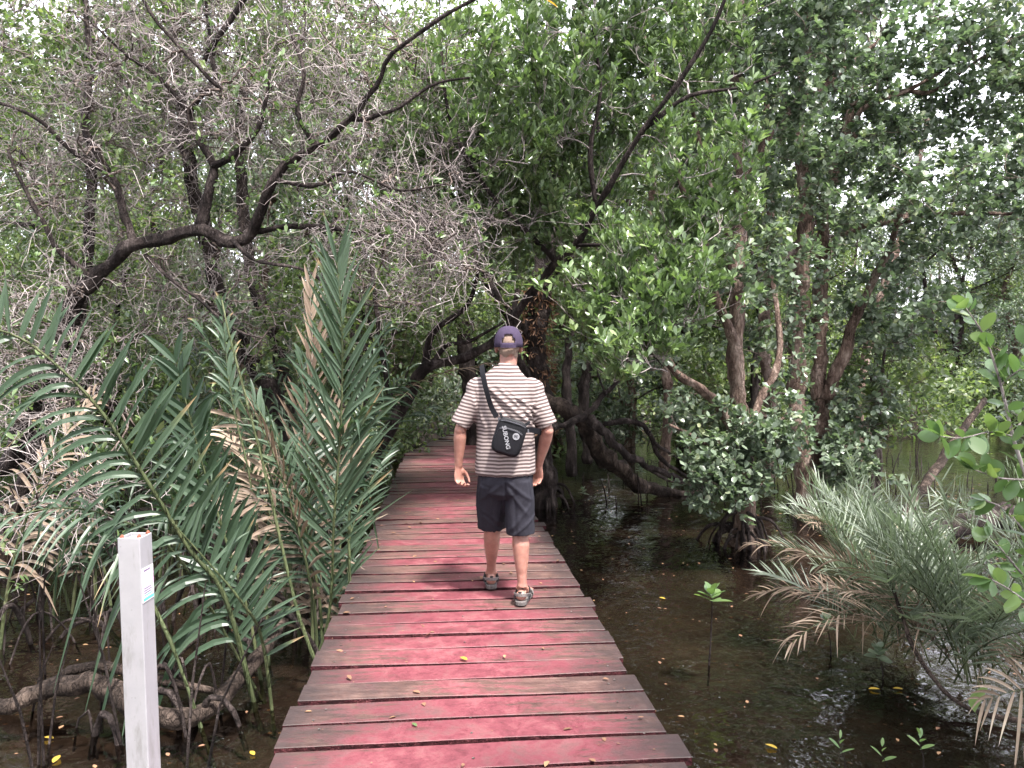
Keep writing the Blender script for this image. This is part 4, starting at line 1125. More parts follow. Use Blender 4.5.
# palms 4-7: farther ones
for i, (px_, py_, Yp, lab, nf, ml) in enumerate([
    (75, 640, 6.4, "low mangrove palm with pale drooping leaflets behind the grey post", 6, 1.5),
    (180, 560, 7.6, "mangrove palm deeper in the thicket under the gnarled tree", 9, 2.5),
    (322, 520, 8.2, "small mangrove palm at the foot of the arching trunk", 8, 1.7),
    (-30, 600, 5.4, "mangrove palm cut off at the edge beyond the great frond", 4, 2.0),
    (330, 560, 8.8, "tall mangrove palm rising behind the upright frond", 6, 3.2)]):
    pp_, oo = palm(lab, px_, py_, Yp)
    for k_ in range(nf):
        rand_frond(pp_, (oo[0] + rg.normal() * .15, oo[1] + rg.normal() * .15, WATER), rg, oo, ml * rg.uniform(.75, 1.15), tilt=rg.uniform(.1, .5), ll=.48, lw=.015, n=20,
                   mat=['palm', 'palm', 'palm', 'palm_dry'][int(rg.integers(0, 4))], droop=.3)
# loose green petioles
for i, pts in enumerate([[(334, 700, 4.9), (300, 620, 5.0), (262, 460, 5.1), (228, 330, 5.2), (222, 300, 5.2)], [(215, 770, 4.3), (170, 640, 4.4), (128, 560, 4.5)],
                         [(352, 640, 5.2), (349, 540, 5.3), (352, 440, 5.4)]]):
    e = empty("palm_stalk", tuple(P(*pts[0])), ["long bare green stalk slanting up through the palms", "bare stalk slanting low behind the grey post", "short straight bare stalk next to the deck edge"][i], "palm stalk")
    g = Geo(); limb(g, traced(pts), [.013, .012, .010, .007, .004][:len(pts)], 6, rg, .15, .1); g.build("stalk", M['palm_stem'], e)

# ------------------------------------------------------------------ right-hand spiny palm clumps over the water
for i, (px_, py_, lab, nf, sc) in enumerate([
    (888, 652, "grey-green feathery palm clump leaning over the water, nearest the pool", 40, 1.0),
    (968, 690, "feathery palm clump at the bank under the broad-leaved shrub", 36, 1.05),
    (862, 585, "smaller feathery palm clump in front of the double-trunked tree", 28, .85),
    (1060, 610, "feathery palm clump partly cut off beside the shrub", 24, 1.1)]):
    b_ = onwater(px_, py_)
    e = empty("feathery_palm", tuple(b_), lab, "palm", "feathery palms on the bank")
    for k_ in range(nf):
        dead = k_ % 6 == 5
        az = rg.uniform(PI * .75, PI * 1.7) if rg.random() < .65 else rg.uniform(0, 2 * PI)
        rand_frond(e, (b_[0] + rg.normal() * .12, b_[1] + rg.normal() * .12, WATER + .02 + rg.random() * .25), rg, tuple(b_), sc * rg.uniform(.8, 1.25), az=az,
                   tilt=rg.uniform(1.1, 2.0) if dead else rg.uniform(.2, 1.3), bend=.16, ll=.30, lw=.0058, n=24, t0=.15, ang=(58, 25), droop=.16 if dead else .05, kinks=.2, r0=.006, missing=.15, cup=.35,
                   mat='palm_dry' if dead else 'palm_grey', name="dead_frond" if dead else "frond")

# ------------------------------------------------------------------ broad-leaved shrub at the right edge
def leafy_stem(parent, pts, rad, rg, org, sp=.035, size=.115, wd=.30, mat='leaf_shrub', t0=.1, stem='twig', ang=55, rose=4, both=1):
    Lr, rr_ = smoothline(np.asarray(pts), rad, .03)
    g = Geo(); V, F = tubes(Lr[None], rr_[None], 7); g.add(V, F, .5)
    st = g.build("stem", M[stem], parent, org=org)
    cum = np.concatenate([[0], np.cumsum(np.linalg.norm(np.diff(Lr, axis=0), axis=1))]); tot = cum[-1]
    T = unit(np.gradient(Lr, axis=0)); ps, ds = [], []
    q = tot * t0; k_ = 0
    while q < tot:
        p = np.array([np.interp(q, cum, Lr[:, c]) for c in range(3)]); tg_ = np.array([np.interp(q, cum, T[:, c]) for c in range(3)])
        s_ = unit(np.cross(tg_, rg.normal(size=3)))
        for b_ in range(both):
            ds.append(unit(tg_ * math.cos(R(ang)) + (s_ if b_ == 0 else -s_) * math.sin(R(ang)) + rg.normal(size=3) * .2 + np.array([0, 0, .1]))); ps.append(p)
        q += sp * rg.uniform(.6, 1.4); k_ += 1
    for i in range(rose): ps.append(Lr[-1]); ds.append(unit(T[-1] + rg.normal(size=3) * .7))
    g = Geo(); V, F, a = scatter_leaves(np.array(ps), np.array(ds), size * rg.uniform(.55, 1.1, len(ps)), leaf_tmpl(wd, "near"), rg, .9)
    g.add(V, F, a); g.build("leaves", M[mat], st, org=org)
SY = 3.9
so = P(1060, 560, SY)
sh = empty("broad_leaved_shrub", (so[0], SY, WATER), "shrub with large glossy oval leaves on a thin pale stem at the bank edge", "shrub")
so = (so[0], SY, WATER)
for pts, rd in [([(1075, 640, SY), (1040, 520, SY), (1014, 440, SY), (1001, 385, SY), (985, 338, SY), (966, 308, SY)], (.014, .012, .009, .007, .005, .003)),
                ([(1012, 436, SY), (990, 432, SY - .1), (962, 438, SY - .2), (940, 436, SY - .2)], (.005, .004, .003, .002)),
                ([(1014, 440, SY), (1030, 390, SY + .1), (1028, 350, SY + .1), (1040, 310, SY + .1)], (.006, .005, .004, .003)),
                ([(1070, 640, SY), (1035, 590, SY - .2), (1010, 560, SY - .3), (990, 535, SY - .3)], (.008, .006, .005, .003)),
                ([(1060, 600, SY), (1030, 540, SY), (1005, 510, SY), (985, 500, SY)], (.007, .005, .004, .003)),
                ([(1001, 385, SY), (1020, 370, SY - .1), (1040, 372, SY - .2)], (.004, .003, .002)),
                ([(1030, 480, SY), (1000, 478, SY), (975, 470, SY - .1)], (.006, .004, .003)),
                ([(1060, 640, SY - .3), (1035, 610, SY - .4), (1010, 590, SY - .5), (992, 580, SY - .5)], (.006, .005, .004, .003))]:
    leafy_stem(sh, traced(pts), rd, rg, so, .028, .118, .31)
# trailing dark branch with one ribbed pale leaf, low at the right
tb = empty("trailing_branch", tuple(onwater(975, 722)), "dark knotty branch arching down into the water below the feathery palms", "branch")
g = Geo(); limb(g, traced([(885, 570, 5.0), (900, 610, 4.9), (915, 650, 4.75), (936, 682, 4.6), (960, 704, 4.5), (990, 716, 4.4), (1030, 722, 4.3)]), [.009, .012, .014, .014, .014, .017, .016], 8, rg, .05, .3)
g.build("branch", M['bark_log'], tb)
rl = empty("young_palm_leaf", tuple(P(972, 716, 4.2)), "single pale ribbed leaf on a short stalk by the trailing branch", "leaf")
g = Geo(); V, F, a = scatter_leaves(np.array([P(975, 712, 4.2)]), np.array([[-.02, -.25, 1.0]]) * -.0 + np.array([[.1, -.2, .9]]), np.array([.19]), leaf_tmpl(.42, "near"), rg, 0)
g.add(V, F, a); g.build("leaf", M['leaf_shrub'], rl)
g = Geo(); limb(g, [P(985, 735, 4.2), P(975, 712, 4.2)], [.004, .003], 5, rg, .04, .1); g.build("stalk", M['palm_stem'], rl)
# dry fan at the lower right corner
df = empty("dry_palm_leaf", tuple(P(1010, 700, 4.0)), "fan of dry tan leaflets hanging at the water's edge under the shrub", "palm leaf")
frond(df, traced([(1060, 690, 4.0), (1020, 690, 4.0), (985, 700, 4.0)]), rg, .005, .26, .008, 10, (0, -1, .3), .1, (70, 30), .25, 'palm_dry', tuple(P(1010, 700, 4.0)), name="dead_frond")

# ------------------------------------------------------------------ sapling and seedlings
def sapling(label, base, top, rg, n, size, wd=.26, r=.006, spread=75, group=None, mat='leaf_shrub'):
    e = empty("mangrove_sapling" if n > 6 else "mangrove_seedling", tuple(base), label, "sapling" if n > 6 else "seedling", group)
    g = Geo(); Lp, rr_ = limb(g, [base + np.array([0, 0, -.15]), base * .5 + top * .5 + np.array([.008, 0, 0]), top], [r * 1.2, r, r * .7], 7, rg, .05, .1)
    g.build("stem", M['bark_dark'], e)
    az = np.arange(n) * 2.4; th = R(spread) * np.linspace(1.1, .35, n)
    d = np.stack([np.cos(az) * np.sin(th), np.sin(az) * np.sin(th), np.cos(th)], 1)
    p = top + np.array([0, 0, 1.0]) * np.linspace(-.03, .05, n)[:, None]
    g = Geo(); V, F, a = scatter_leaves(p, d, size * np.linspace(1.1, .6, n), leaf_tmpl(wd, "near"), rg, .15); g.add(V, F, a * .5 + .4)
    g.build("leaves", M[mat], e)
sb = onwater(708, 665)
sapling("young mangrove sapling with a whorl of bright leaves standing alone in open water", sb, P(712, 598, sb[1]), rg, 11, .135, .30)
for (px_, py_, tx, ty, lab, n_) in [(846, 768, 840, 748, "tiny seedling with three leaves just under the water's shine", 4), (888, 770, 882, 756, "tiny low seedling between its two neighbours", 4),
                                (924, 772, 920, 744, "tallest tiny seedling with narrow leaves", 5), (905, 640, 900, 622, "seedling with rounded leaves under the dry fronds", 5)]:
    b_ = onwater(px_, py_); sapling(lab, b_, P(tx, ty, b_[1]), rg, n_, .075, .2, .003, 60, "seedlings in the shallows")
for (px_, py_, tx, ty, lab) in [(832, 655, 826, 625, "little rounded-leaf shrub poking out below the feathery fronds"), (884, 680, 878, 655, "little rounded-leaf shrub at the foot of the feathery palms"), (648, 505, 640, 470, "small leafy sprig beside the fallen trunk's waterline"),
                                (585, 510, 583, 492, "small pale sprig in the water close to the deck")]:
    b_ = onwater(px_, py_); sapling(lab, b_, P(tx, ty, b_[1]), rg, 10, .09, .42, .004, 85, "small sprigs in the water", 'leaf_broad')

# ------------------------------------------------------------------ left foreground: log, roots, sticks
rg = rng_(221)
l0 = onwater(200, 735)
lo = empty("fallen_log", tuple(l0), "twisting fallen log lying in dark water behind the grey post", "log")
g = Geo()
limb(g, traced([(-60, 712, 4.6), (0, 708, 4.5), (45, 690, 4.5), (85, 684, 4.45), (118, 698, 4.4), (142, 710, 4.35), (178, 722, 4.3), (205, 712, 4.4), (232, 690, 4.6), (262, 655, 4.9), (285, 620, 5.2)]), [.045, .046, .05, .058, .066, .066, .06, .055, .05, .042, .034], 12, rg, .06, .3, 0, .06)
limb(g, traced([(30, 700, 4.55), (60, 680, 4.6), (90, 668, 4.6), (130, 671, 4.6), (175, 684, 4.6), (215, 690, 4.7)]), [.03, .035, .035, .032, .03, .02], 9, rg, .06, .3)
limb(g, traced([(170, 672, 4.9), (180, 655, 5.0), (205, 632, 5.1)]), [.022, .018, .014], 7, rg, .06, .3)
g.build("log", M['bark_log'], lo)
stk_labels = ["thin dead stick slanting out of the dark water", "crooked bare root stick in the shallows"]
g = Geo()
for i in range(240):
    if rg.random() < .75: x, y = rg.uniform(-6.5, -1.4), rg.uniform(3.6, 9.5)
    else: x, y = rg.uniform(-9, -2), rg.uniform(8, 14)
    if x > -0.16 - .092 * y - 1.0: x -= 1.0
    h = rg.uniform(.15, 1.1); d = rg.normal(size=2) * .18 * h
    V, F = tubes([[[x, y, WATER - .2], [x + d[0] * .5, y + d[1] * .5, WATER + h * .5], [x + d[0] * 1.3, y + d[1], WATER + h]]], [[.009, .007, .003]], 5); g.add(V, F, rg.random())
for i in range(150):   # looping stilt roots
    x, y = rg.uniform(-7, -1.8), rg.uniform(3.8, 11); x = min(x, -0.16 - .092 * y - .95)
    a = rg.uniform(0, 2 * PI); r_ = rg.uniform(.15, .5); h = rg.uniform(.05, .45)
    Lr, q = smoothline([[x, y, WATER - .15], [x + math.cos(a) * r_ * .5, y + math.sin(a) * r_ * .5, WATER + h], [x + math.cos(a) * r_, y + math.sin(a) * r_, WATER + h * .5], [x + math.cos(a) * r_ * 1.3, y + math.sin(a) * r_ * 1.3, WATER - .15]], [.012, .014, .014, .012], .06, rg, .3)
    V, F = tubes(Lr[None], q[None] * rg.uniform(.5, 1.5), 6); g.add(V, F, rg.random())
for i in range(150):   # the far side, round the fallen trunk and beyond
    x, y = rg.uniform(.8, 9), rg.uniform(11, 22)
    h = rg.uniform(.1, .7); d = rg.normal(size=2) * .2 * h
    V, F = tubes([[[x, y, WATER - .2], [x + d[0] * .5, y + d[1] * .5, WATER + h * .5], [x + d[0], y + d[1], WATER + h]]], [[.013, .010, .004]], 5); g.add(V, F, rg.random())
tag(g.build("root_tangle", M['bark_dark']), "tangle of dark mangrove roots and dead sticks rising from the water", "roots", kind="stuff")

# leaf litter on the deck and drifting on the water
g = Geo(); n_ = 330
q = rg.uniform(2.2, 12, n_) ** 1.0; u = rg.uniform(-1, 1, n_); u = np.sign(u) * np.abs(u) ** .7 * .78
ps = []
for a, b_ in zip(q, u):
    x, y, h = bw_path(a); ps.append((x + math.cos(h) * b_, y - math.sin(h) * b_, .006))
V, F, a = scatter_leaves(np.array(ps), np.concatenate([rg.standard_normal((n_, 2)), rg.normal(size=(n_, 1)) * .08], 1), rg.uniform(.10, 1, n_) ** 2.5 * .045 + .004, leaf_tmpl(.25, "mid"), rg, .15); g.add(V, F, a)
n2_ = 1000
ps = np.stack([rg.uniform(-8, 9, n2_), rg.uniform(2.4, 14, n2_), np.full(n2_, WATER + .004)], 1)
ps = ps[(np.abs(ps[:, 0] + .16 + .092 * ps[:, 1]) > .95)]
V, F, a = scatter_leaves(ps, np.concatenate([rg.standard_normal((len(ps), 2)), np.zeros((len(ps), 1))], 1), rg.uniform(.02, .05, len(ps)), leaf_tmpl(.25, "mid"), rg, .08); g.add(V, F, a)
tag(g.build("leaf_litter", M['leaf_brown']), "small dry brown leaves and crumbs scattered on planks and water", "leaf litter", kind="stuff")
fl_pos = [((460, 658), 0.006, "yellow fallen leaf on the planks near the deck's middle", .05), ((412, 724), .006, "small green fallen leaf on the nearest planks", .035),
          ((44, 738), WATER + .006, "yellow leaf drifting beyond the grey post, uppermost of the pair", .06), ((60, 756), WATER + .006, "yellow leaf drifting near the log, lower of the pair", .07),
          ((250, 752), WATER + .006, "yellow leaf drifting in the gap between log and deck", .05), ((659, 598), WATER + .006, "lone yellow leaf drifting on open water right of the man", .06),
          ((880, 690), WATER + .006, "yellowish leaf drifting under the feathery palms", .07), ((893, 689), WATER + .006, "orange leaf drifting beside the yellowish one", .06),
          ((420, 694), .006, "thin dry leaf lying across a plank seam", .045), ((336, 651), .006, "curled reddish leaf near the deck's palm-side edge", .045),
          ((765, 745), WATER + .006, "orange-brown leaf sunk in the glittering shallows", .07)]
for (pp_, hz, lab, sz) in fl_pos:
    p_ = onwater(pp_[0], pp_[1], hz)
    g = Geo(); V, F, a = scatter_leaves(np.array([p_ * 0.0]), np.array([[rg.normal(), rg.normal() * .6, .02]]), np.array([sz]), leaf_tmpl(.26, "near"), rg, .05); g.add(V + np.array([0, 0, .006]), F, .5)
    o = g.build("fallen_leaf", M['leaf_bright' if 'green' in lab else ('leaf_brown' if 'reddish' in lab or 'dry' in lab else 'leaf_yellow')])
    o.location = tuple(p_); tag(o, lab, "leaf", "fallen leaves")
yl = empty("yellow_leaf", tuple(P(551, 4, 6.3)), "single bright yellow leaf hanging high in the canopy above the boardwalk", "leaf")
g = Geo(); V, F, a = scatter_leaves(np.array([P(546, 0, 6.3)]), np.array([[.9, -.1, -.5]]), np.array([.12]), leaf_tmpl(.32, "near"), rg, .2); g.add(V, F, .9); g.build("leaf", M['leaf_yellow'], yl)
g = Geo(); limb(g, [P(546, 0, 6.3), P(541, -14, 6.35)], [.002, .003], 5, rg, .04, .1); g.build("stalk", M['twig'], yl)
# ------------------------------------------------------------------ the walking man
MX, MY = -0.045, 4.80
def W_(p): return (p[0] + MX, p[1] + MY, p[2])
man = empty("person", (MX, MY, 0), "man seen from behind walking away in cap, striped T-shirt and dark shorts", "person")

def ringtube(bmx, path, k=16, flat=None):
    """path [(center, rx, ry, (xaxis))]; elliptical rings joined, ends closed"""
    rings = []
    n = len(path)
    cs = [Vector(p[0]) for p in path]
    for i, p in enumerate(path):
        tdir = (cs[min(i + 1, n - 1)] - cs[max(i - 1, 0)]).normalized()
        xa = Vector(p[3]) if len(p) > 3 else Vector((1, 0, 0))
        xa = (xa - tdir * xa.dot(tdir)).normalized(); ya = tdir.cross(xa)
        rings.append([bmx.verts.new(cs[i] + xa * (p[1] * math.cos(a)) + ya * (p[2] * math.sin(a))) for a in [2 * PI * j / k for j in range(k)]])
    for a, b_ in zip(rings[:-1], rings[1:]):
        for j in range(k): bmx.faces.new((a[j], a[(j + 1) % k], b_[(j + 1) % k], b_[j]))
    bmx.faces.new(list(reversed(rings[0]))); bmx.faces.new(rings[-1])
def ball(bmx, c, r, sc=(1, 1, 1)):
    r_ = bmesh.ops.create_uvsphere(bmx, u_segments=16, v_segments=10, radius=r)
    for v_ in r_['verts']: v_.co = Vector((v_.co.x * sc[0], v_.co.y * sc[1], v_.co.z * sc[2])) + Vector(c)
def capsule(bmx, a, b_, ra, rb, k=12):
    a, b_ = Vector(a), Vector(b_)
    ringtube(bmx, [(a, ra, ra), (b_, rb, rb)] if abs((b_ - a).normalized().x) < .9 else [(a, ra, ra, (0, 1, 0)), (b_, rb, rb, (0, 1, 0))], k)
    ball(bmx, a, ra); ball(bmx, b_, rb)
def remeshed(bmx, name, voxel, smooth_it, sub=0):
    bmesh.ops.recalc_face_normals(bmx, faces=bmx.faces)
    me = bpy.data.meshes.new(name); bmx.to_mesh(me); bmx.free()
    o = bpy.data.objects.new(name, me); COL.objects.link(o)
    r = o.modifiers.new("r", 'REMESH'); r.mode = 'VOXEL'; r.voxel_size = voxel
    s_ = o.modifiers.new("s", 'SMOOTH'); s_.factor = .5; s_.iterations = smooth_it
    bpy.context.view_layer.update()
    me2 = bpy.data.meshes.new_from_object(o.evaluated_get(bpy.context.evaluated_depsgraph_get()))
    bpy.data.objects.remove(o); bpy.data.meshes.remove(me)
    me2.name = name; me2.materials.clear()
    me2.polygons.foreach_set("use_smooth", np.ones(len(me2.polygons), bool))
    return me2
def co_of(me):
    a = np.empty(len(me.vertices) * 3, np.float32); me.vertices.foreach_get("co", a); return a.reshape(-1, 3).astype(float)
def no_of(me):
    a = np.empty(len(me.vertices) * 3, np.float32); me.vertices.foreach_get("normal", a); return a.reshape(-1, 3).astype(float)
def set_co(me, c): me.vertices.foreach_set("co", c.astype(np.float32).ravel()); me.update()

# ---- body: one continuous skin
bm_ = bmesh.new()
ringtube(bm_, [((0, 0, .80), .12, .10), ((0, 0, .88), .165, .115), ((0, 0, 1.0), .155, .105), ((0, -.005, 1.15), .155, .105), ((0, -.01, 1.3), .175, .11), ((0, -.005, 1.40), .15, .09), ((.005, .0, 1.45), .10, .07), ((.012, .012, 1.50), .062, .062)], 20)
# neck and head
ringtube(bm_, [((.008, .005, 1.45), .075, .07), ((.014, .018, 1.50), .061, .063), ((.020, .030, 1.56), .057, .062), ((.024, .042, 1.62), .058, .066)], 18)
HC = Vector((.022, .050, 1.668))
ball(bm_, HC + Vector((0, -.008, .028)), 1, (.079, .100, .088))
ball(bm_, HC + Vector((0, .018, -.028)), 1, (.064, .078, .086))
ball(bm_, HC + Vector((0, .058, -.078)), .026, (1.2, 1, .8))          # chin
ball(bm_, HC + Vector((0, -.058, -.03)), .045, (1.1, .8, 1))          # nape
ringtube(bm_, [(HC + Vector((0, .078, .018)), .008, .010), (HC + Vector((0, .096, -.012)), .012, .012), (HC + Vector((0, .094, -.022)), .016, .009)], 8)  # nose
for s_ in (-1, 1):
    ball(bm_, HC + Vector((s_ * .034, .070, .022)), .016, (1.3, .7, .5))    # brow
    ball(bm_, HC + Vector((s_ * .078, .0, -.014)), .031, (.32, .62, 1.08))  # ear
    ball(bm_, HC + Vector((s_ * .086, -.012, -.010)), .025, (.25, .45, 1.1))
ball(bm_, HC + Vector((0, .079, -.048)), .016, (1.3, .6, .45))        # lips
# arms
def arm(sh, el, wr, sc=1.0):
    sh, el, wr = map(Vector, (sh, el, wr))
    ringtube(bm_, [(sh, .052, .055), (sh.lerp(el, .35), .050, .052), (sh.lerp(el, .75), .042, .044), (el, .039, .041), (el.lerp(wr, .2), .042, .044), (el.lerp(wr, .5), .037, .037), (el.lerp(wr, .85), .027, .029), (wr, .026, .025)], 16)
    ball(bm_, sh, .055); ball(bm_, el + Vector((0, -.012, 0)), .036)
arm((-.185, 0, 1.385), (-.288, -.030, 1.13), (-.305, .012, .885))
arm((.185, 0, 1.385), (.275, -.030, 1.12), (.222, .085, .885))
def hand(wr, d, n, s_, curl=1.0):
    """wr wrist, d towards the fingers, n palm normal, s_ towards the thumb"""
    wr, d, n, s_ = Vector(wr), Vector(d).normalized(), Vector(n).normalized(), Vector(s_).normalized()
    n = (n - d * n.dot(d)).normalized(); s_ = (s_ - d * s_.dot(d) - n * s_.dot(n)).normalized()
    ringtube(bm_, [(wr - d * .02, .026, .023, s_), (wr + d * .02, .029, .019, s_), (wr + d * .055, .038, .015, s_), (wr + d * .088, .039, .012, s_), (wr + d * .097, .034, .009, s_)], 14)
    ball(bm_, wr + d * .035 + s_ * .022 + n * .008, .017, (1, 1, 1.4))
    for i, (off, l1) in enumerate(((.028, .041), (.0095, .046), (-.0095, .042), (-.027, .033))):
        p = wr + d * .088 + s_ * off
        ang = R((22 + 5 * i) * curl); q = p.copy(); dd = d + s_ * off * 1.5
        r0 = .0092 - .0006 * (i == 3)
        for j, (f, da) in enumerate(((1, 0), (.66, 34), (.52, 28))):
            a = ang + R(sum((0, 34, 28)[:j + 1]) * curl)
            v_ = (dd.normalized() * math.cos(a) + n * math.sin(a)).normalized()
            q2 = q + v_ * l1 * f
            capsule(bm_, q, q2, r0 - .0007 * j, r0 - .0007 * (j + 1), 8); q = q2
    q = wr + d * .022 + s_ * .024 + n * .004
    for v_, l_, r_ in (((d * .75 + s_ * .62 + n * .25), .040, .0125), ((d * .9 + s_ * .25 + n * .35), .032, .0105), ((d * .95 + s_ * -.05 + n * .45), .026, .0092)):
        q2 = q + v_.normalized() * l_; capsule(bm_, q, q2, r_, r_ - .001, 8); q = q2
hand((-.305, .012, .885), (.06, -.02, -1), (.65, -.8, 0), (.8, .6, 0), 1.4)
hand((.222, .085, .885), (-.05, .18, -1), (-.5, -.9, 0), (-1, .3, 0), 1.2)
# legs and feet
def leg(hip, kn, an, toe, lift=0.0):
    hip, kn, an, toe = map(Vector, (hip, kn, an, toe))
    cf = kn.lerp(an, .30) + Vector((0, -.014, 0))
    ringtube(bm_, [(hip, .085, .09), (hip.lerp(kn, .5), .074, .078), (kn + Vector((0, 0, .05)), .056, .060), (kn, .053, .056), (kn.lerp(an, .12) + Vector((0, -.008, 0)), .053, .056), (cf, .057, .060), (kn.lerp(an, .55) + Vector((0, -.008, 0)), .047, .049),
                   (kn.lerp(an, .78), .034, .037), (kn.lerp(an, .92), .031, .036), (an, .036, .040)], 18)
    f = (toe - an); f.z = 0; f.normalize(); sx = Vector((f.y, -f.x, 0))
    hl = an - f * .035; hl.z = an.z - .045
    ball(bm_, hl, .036, (1, 1, .95))
    ringtube(bm_, [(an + Vector((0, 0, -.01)), .034, .036, sx), (an + f * .03 + Vector((0, 0, -.030)), .035, .034, sx), (an + f * .08 + Vector((0, 0, -.045)), .038, .026, sx),
                   (Vector((toe.x, toe.y, an.z - .058)) - f * .05, .045, .018, sx), (Vector((toe.x, toe.y, an.z - .062)) - f * .005, .036, .012, sx)], 14)
    for i in range(5):
        o_ = (-.034 + .017 * i)
        t_ = Vector((toe.x, toe.y, an.z - .066)) + sx * o_
        capsule(bm_, t_ - f * .03, t_ + f * (.016 - .004 * i if True else 0), .0095, .0085, 8)
    for s2 in (-1, 1): ball(bm_, an + sx * s2 * .030 + Vector((0, 0, -.005)), .014)
    return f, sx
RA, LA = Vector((.112, -.030, .105)), Vector((-.100, .315, .108))
RT, LT = Vector((.150, .155, 0)), Vector((-.112, .505, 0))
fR = leg((.085, 0, .84), (.098, .02, .49), RA, RT)
fL = leg((-.085, 0, .84), (-.088, .16, .485), LA, LT)
body_me = remeshed(bm_, "body", .0048, 5)

m, t, out = newmat("skin")
tc = nd(t, "ShaderNodeTexCoord")
n1 = noise_n(t, 9, 5, .6, tc.outputs["Object"]); n2 = noise_n(t, 45, 4, .6, tc.outputs["Object"])
r = ramp(t, n1.outputs[0], [(.3, (.19, .082, .064)), (.55, (.27, .130, .100)), (.75, (.34, .185, .145))])
c = mixc(t, .25, r.outputs[0], n2.outputs[0], 'OVERLAY')
b = nd(t, "ShaderNodeBsdfPrincipled"); b.inputs["Roughness"].default_value = .5
b.inputs["Subsurface Weight"].default_value = .12; b.inputs["Subsurface Radius"].default_value = (.012, .004, .002)
lk(t, c, b.inputs["Base Color"]); lk(t, bump_n(t, n2.outputs[0], .25, .002), b.inputs["Normal"]); lk(t, b.outputs[0], out.inputs[0])
M['skin'] = m
M['hair'] = simple_mat("short_grey_hair", (.17, .12, .095), .8, .3, 260, .45, .6)
M['hair'].node_tree.nodes["Principled BSDF"].inputs["Roughness"].default_value = .85
body_me.materials.append(M['skin'])
def put(name, me, mats=(), parent=man, loc=(0, 0, 0)):
    for m_ in mats: me.materials.append(m_)
    o = bpy.data.objects.new(name, me); o.location = loc
    return link(o, parent)
body = put("body", body_me)

# hair: cropped cap of hair over the nape and temples (shell of the head, slightly proud)
C = co_of(body_me)
bh = bmesh.new(); bh.from_mesh(body_me); bh.verts.ensure_lookup_table()
def hairy(c):
    x, y, z = c.x - HC.x, c.y - HC.y, c.z - HC.z
    if z > .10 or z < -.062 + .012 * math.sin(x * 90): return False
    if y > .012 + .3 * z: return False
    if abs(x) > .068 and abs(z + .01) < .036 and y > -.035: return False
    return True
kill = [f for f in bh.faces if not hairy(f.calc_center_median())]
bmesh.ops.delete(bh, geom=kill, context='FACES')
for v_ in bh.verts: v_.co += v_.normal * (.0028 + .0012 * mnoise.noise(v_.co * 260))
hm = bpy.data.meshes.new("hair"); bh.to_mesh(hm); bh.free(); hm.materials.clear()
put("hair", hm, (M['hair'],))
# eyes
M['eye'] = simple_mat("eye_white", (.6, .58, .55), .2, .6, 10, .02, 0)
for s_ in (-1, 1):
    be = bmesh.new(); ball(be, HC + Vector((s_ * .033, .0805, .006)), .0105)
    em = bpy.data.meshes.new("eye"); be.to_mesh(em); be.free(); put("eye", em, (M['eye'],))

# ---- T-shirt
bs_ = bmesh.new()
ringtube(bs_, [((.000, .0, .835), .196, .142), ((.0, .0, .86), .199, .146), ((.0, 0, .95), .193, .142), ((0, -.002, 1.08), .188, .138), ((0, -.006, 1.22), .196, .138), ((0, -.006, 1.33), .206, .132), ((0, -.003, 1.40), .206, .122), ((.004, .0, 1.445), .176, .106), ((.008, .002, 1.487), .122, .090), ((.013, .008, 1.520), .084, .080), ((.016, .014, 1.545), .070, .074)], 28)
for s_, e_ in ((-1, Vector((-.288, -.020, 1.160))), (1, Vector((.280, -.020, 1.155)))):
    s0 = Vector((s_ * .150, 0, 1.395))
    ringtube(bs_, [(s0, .080, .090), (s0.lerp(e_, .35), .080, .088), (s0.lerp(e_, .7), .070, .080), (e_, .066, .078), (e_ + (e_ - s0) * .03, .064, .076)], 18)
    ball(bs_, (s_ * .172, 0, 1.388), .084, (1, 1.05, .95))
sm_ = remeshed(bs_, "shirt", .0065, 6)
C = co_of(sm_); Nn = no_of(sm_)
z0 = C[:, 2].copy(); x, y, z = C.T
backf = np.clip(-Nn[:, 1] * 1.5, 0, 1)
def ridge(px_, pz_, qx, qz, wd, amp, end=.06):
    """crease running from (px,pz) to (qx,qz) on the back"""
    d = np.array([qx - px_, qz - pz_]); L_ = np.linalg.norm(d); d /= L_
    u = (x - px_) * d[0] + (z - pz_) * d[1]; v = (x - px_) * -d[1] + (z - pz_) * d[0]
    fade = np.clip((u + end) / end, 0, 1) * np.clip((L_ + end - u) / end, 0, 1)
    return amp * np.exp(-(v / wd) ** 2) * fade
D = np.zeros(len(C))
for a in ((-.10, 1.40, .17, 1.16, .012, .012), (-.02, 1.385, .185, 1.20, .010, .010), (.04, 1.37, .19, 1.245, .009, .009), (-.09, 1.35, .10, 1.14, .011, -.008),
          (.08, 1.33, .20, 1.28, .008, .008), (.10, 1.28, .19, 1.15, .008, -.008), (-.14, 1.18, -.19, 1.30, .014, .007), (.16, 1.05, .19, 1.18, .012, .007), (-.17, .90, -.12, 1.15, .02, .006),
          (.05, .86, .11, 1.02, .018, .006), (-.05, .85, -.02, 1.0, .02, .005), (.15, .85, .16, 1.0, .015, .006), (-.19, 1.36, -.165, 1.22, .01, -.008), (.20, 1.36, .175, 1.22, .01, -.008)):
    D += ridge(*a)
D *= np.clip(backf + .25, 0, 1)
ln_ = np.array([mnoise.noise(Vector((c[0] * 7, c[1] * 7, c[2] * 4))) for c in C]) * .008
ln2 = np.array([mnoise.noise(Vector((c[0] * 22 + 5, c[1] * 22, c[2] * 14))) for c in C]) * .0028
slv = np.abs(x) > .20
C += Nn * (D + ln_ + ln2)[:, None]
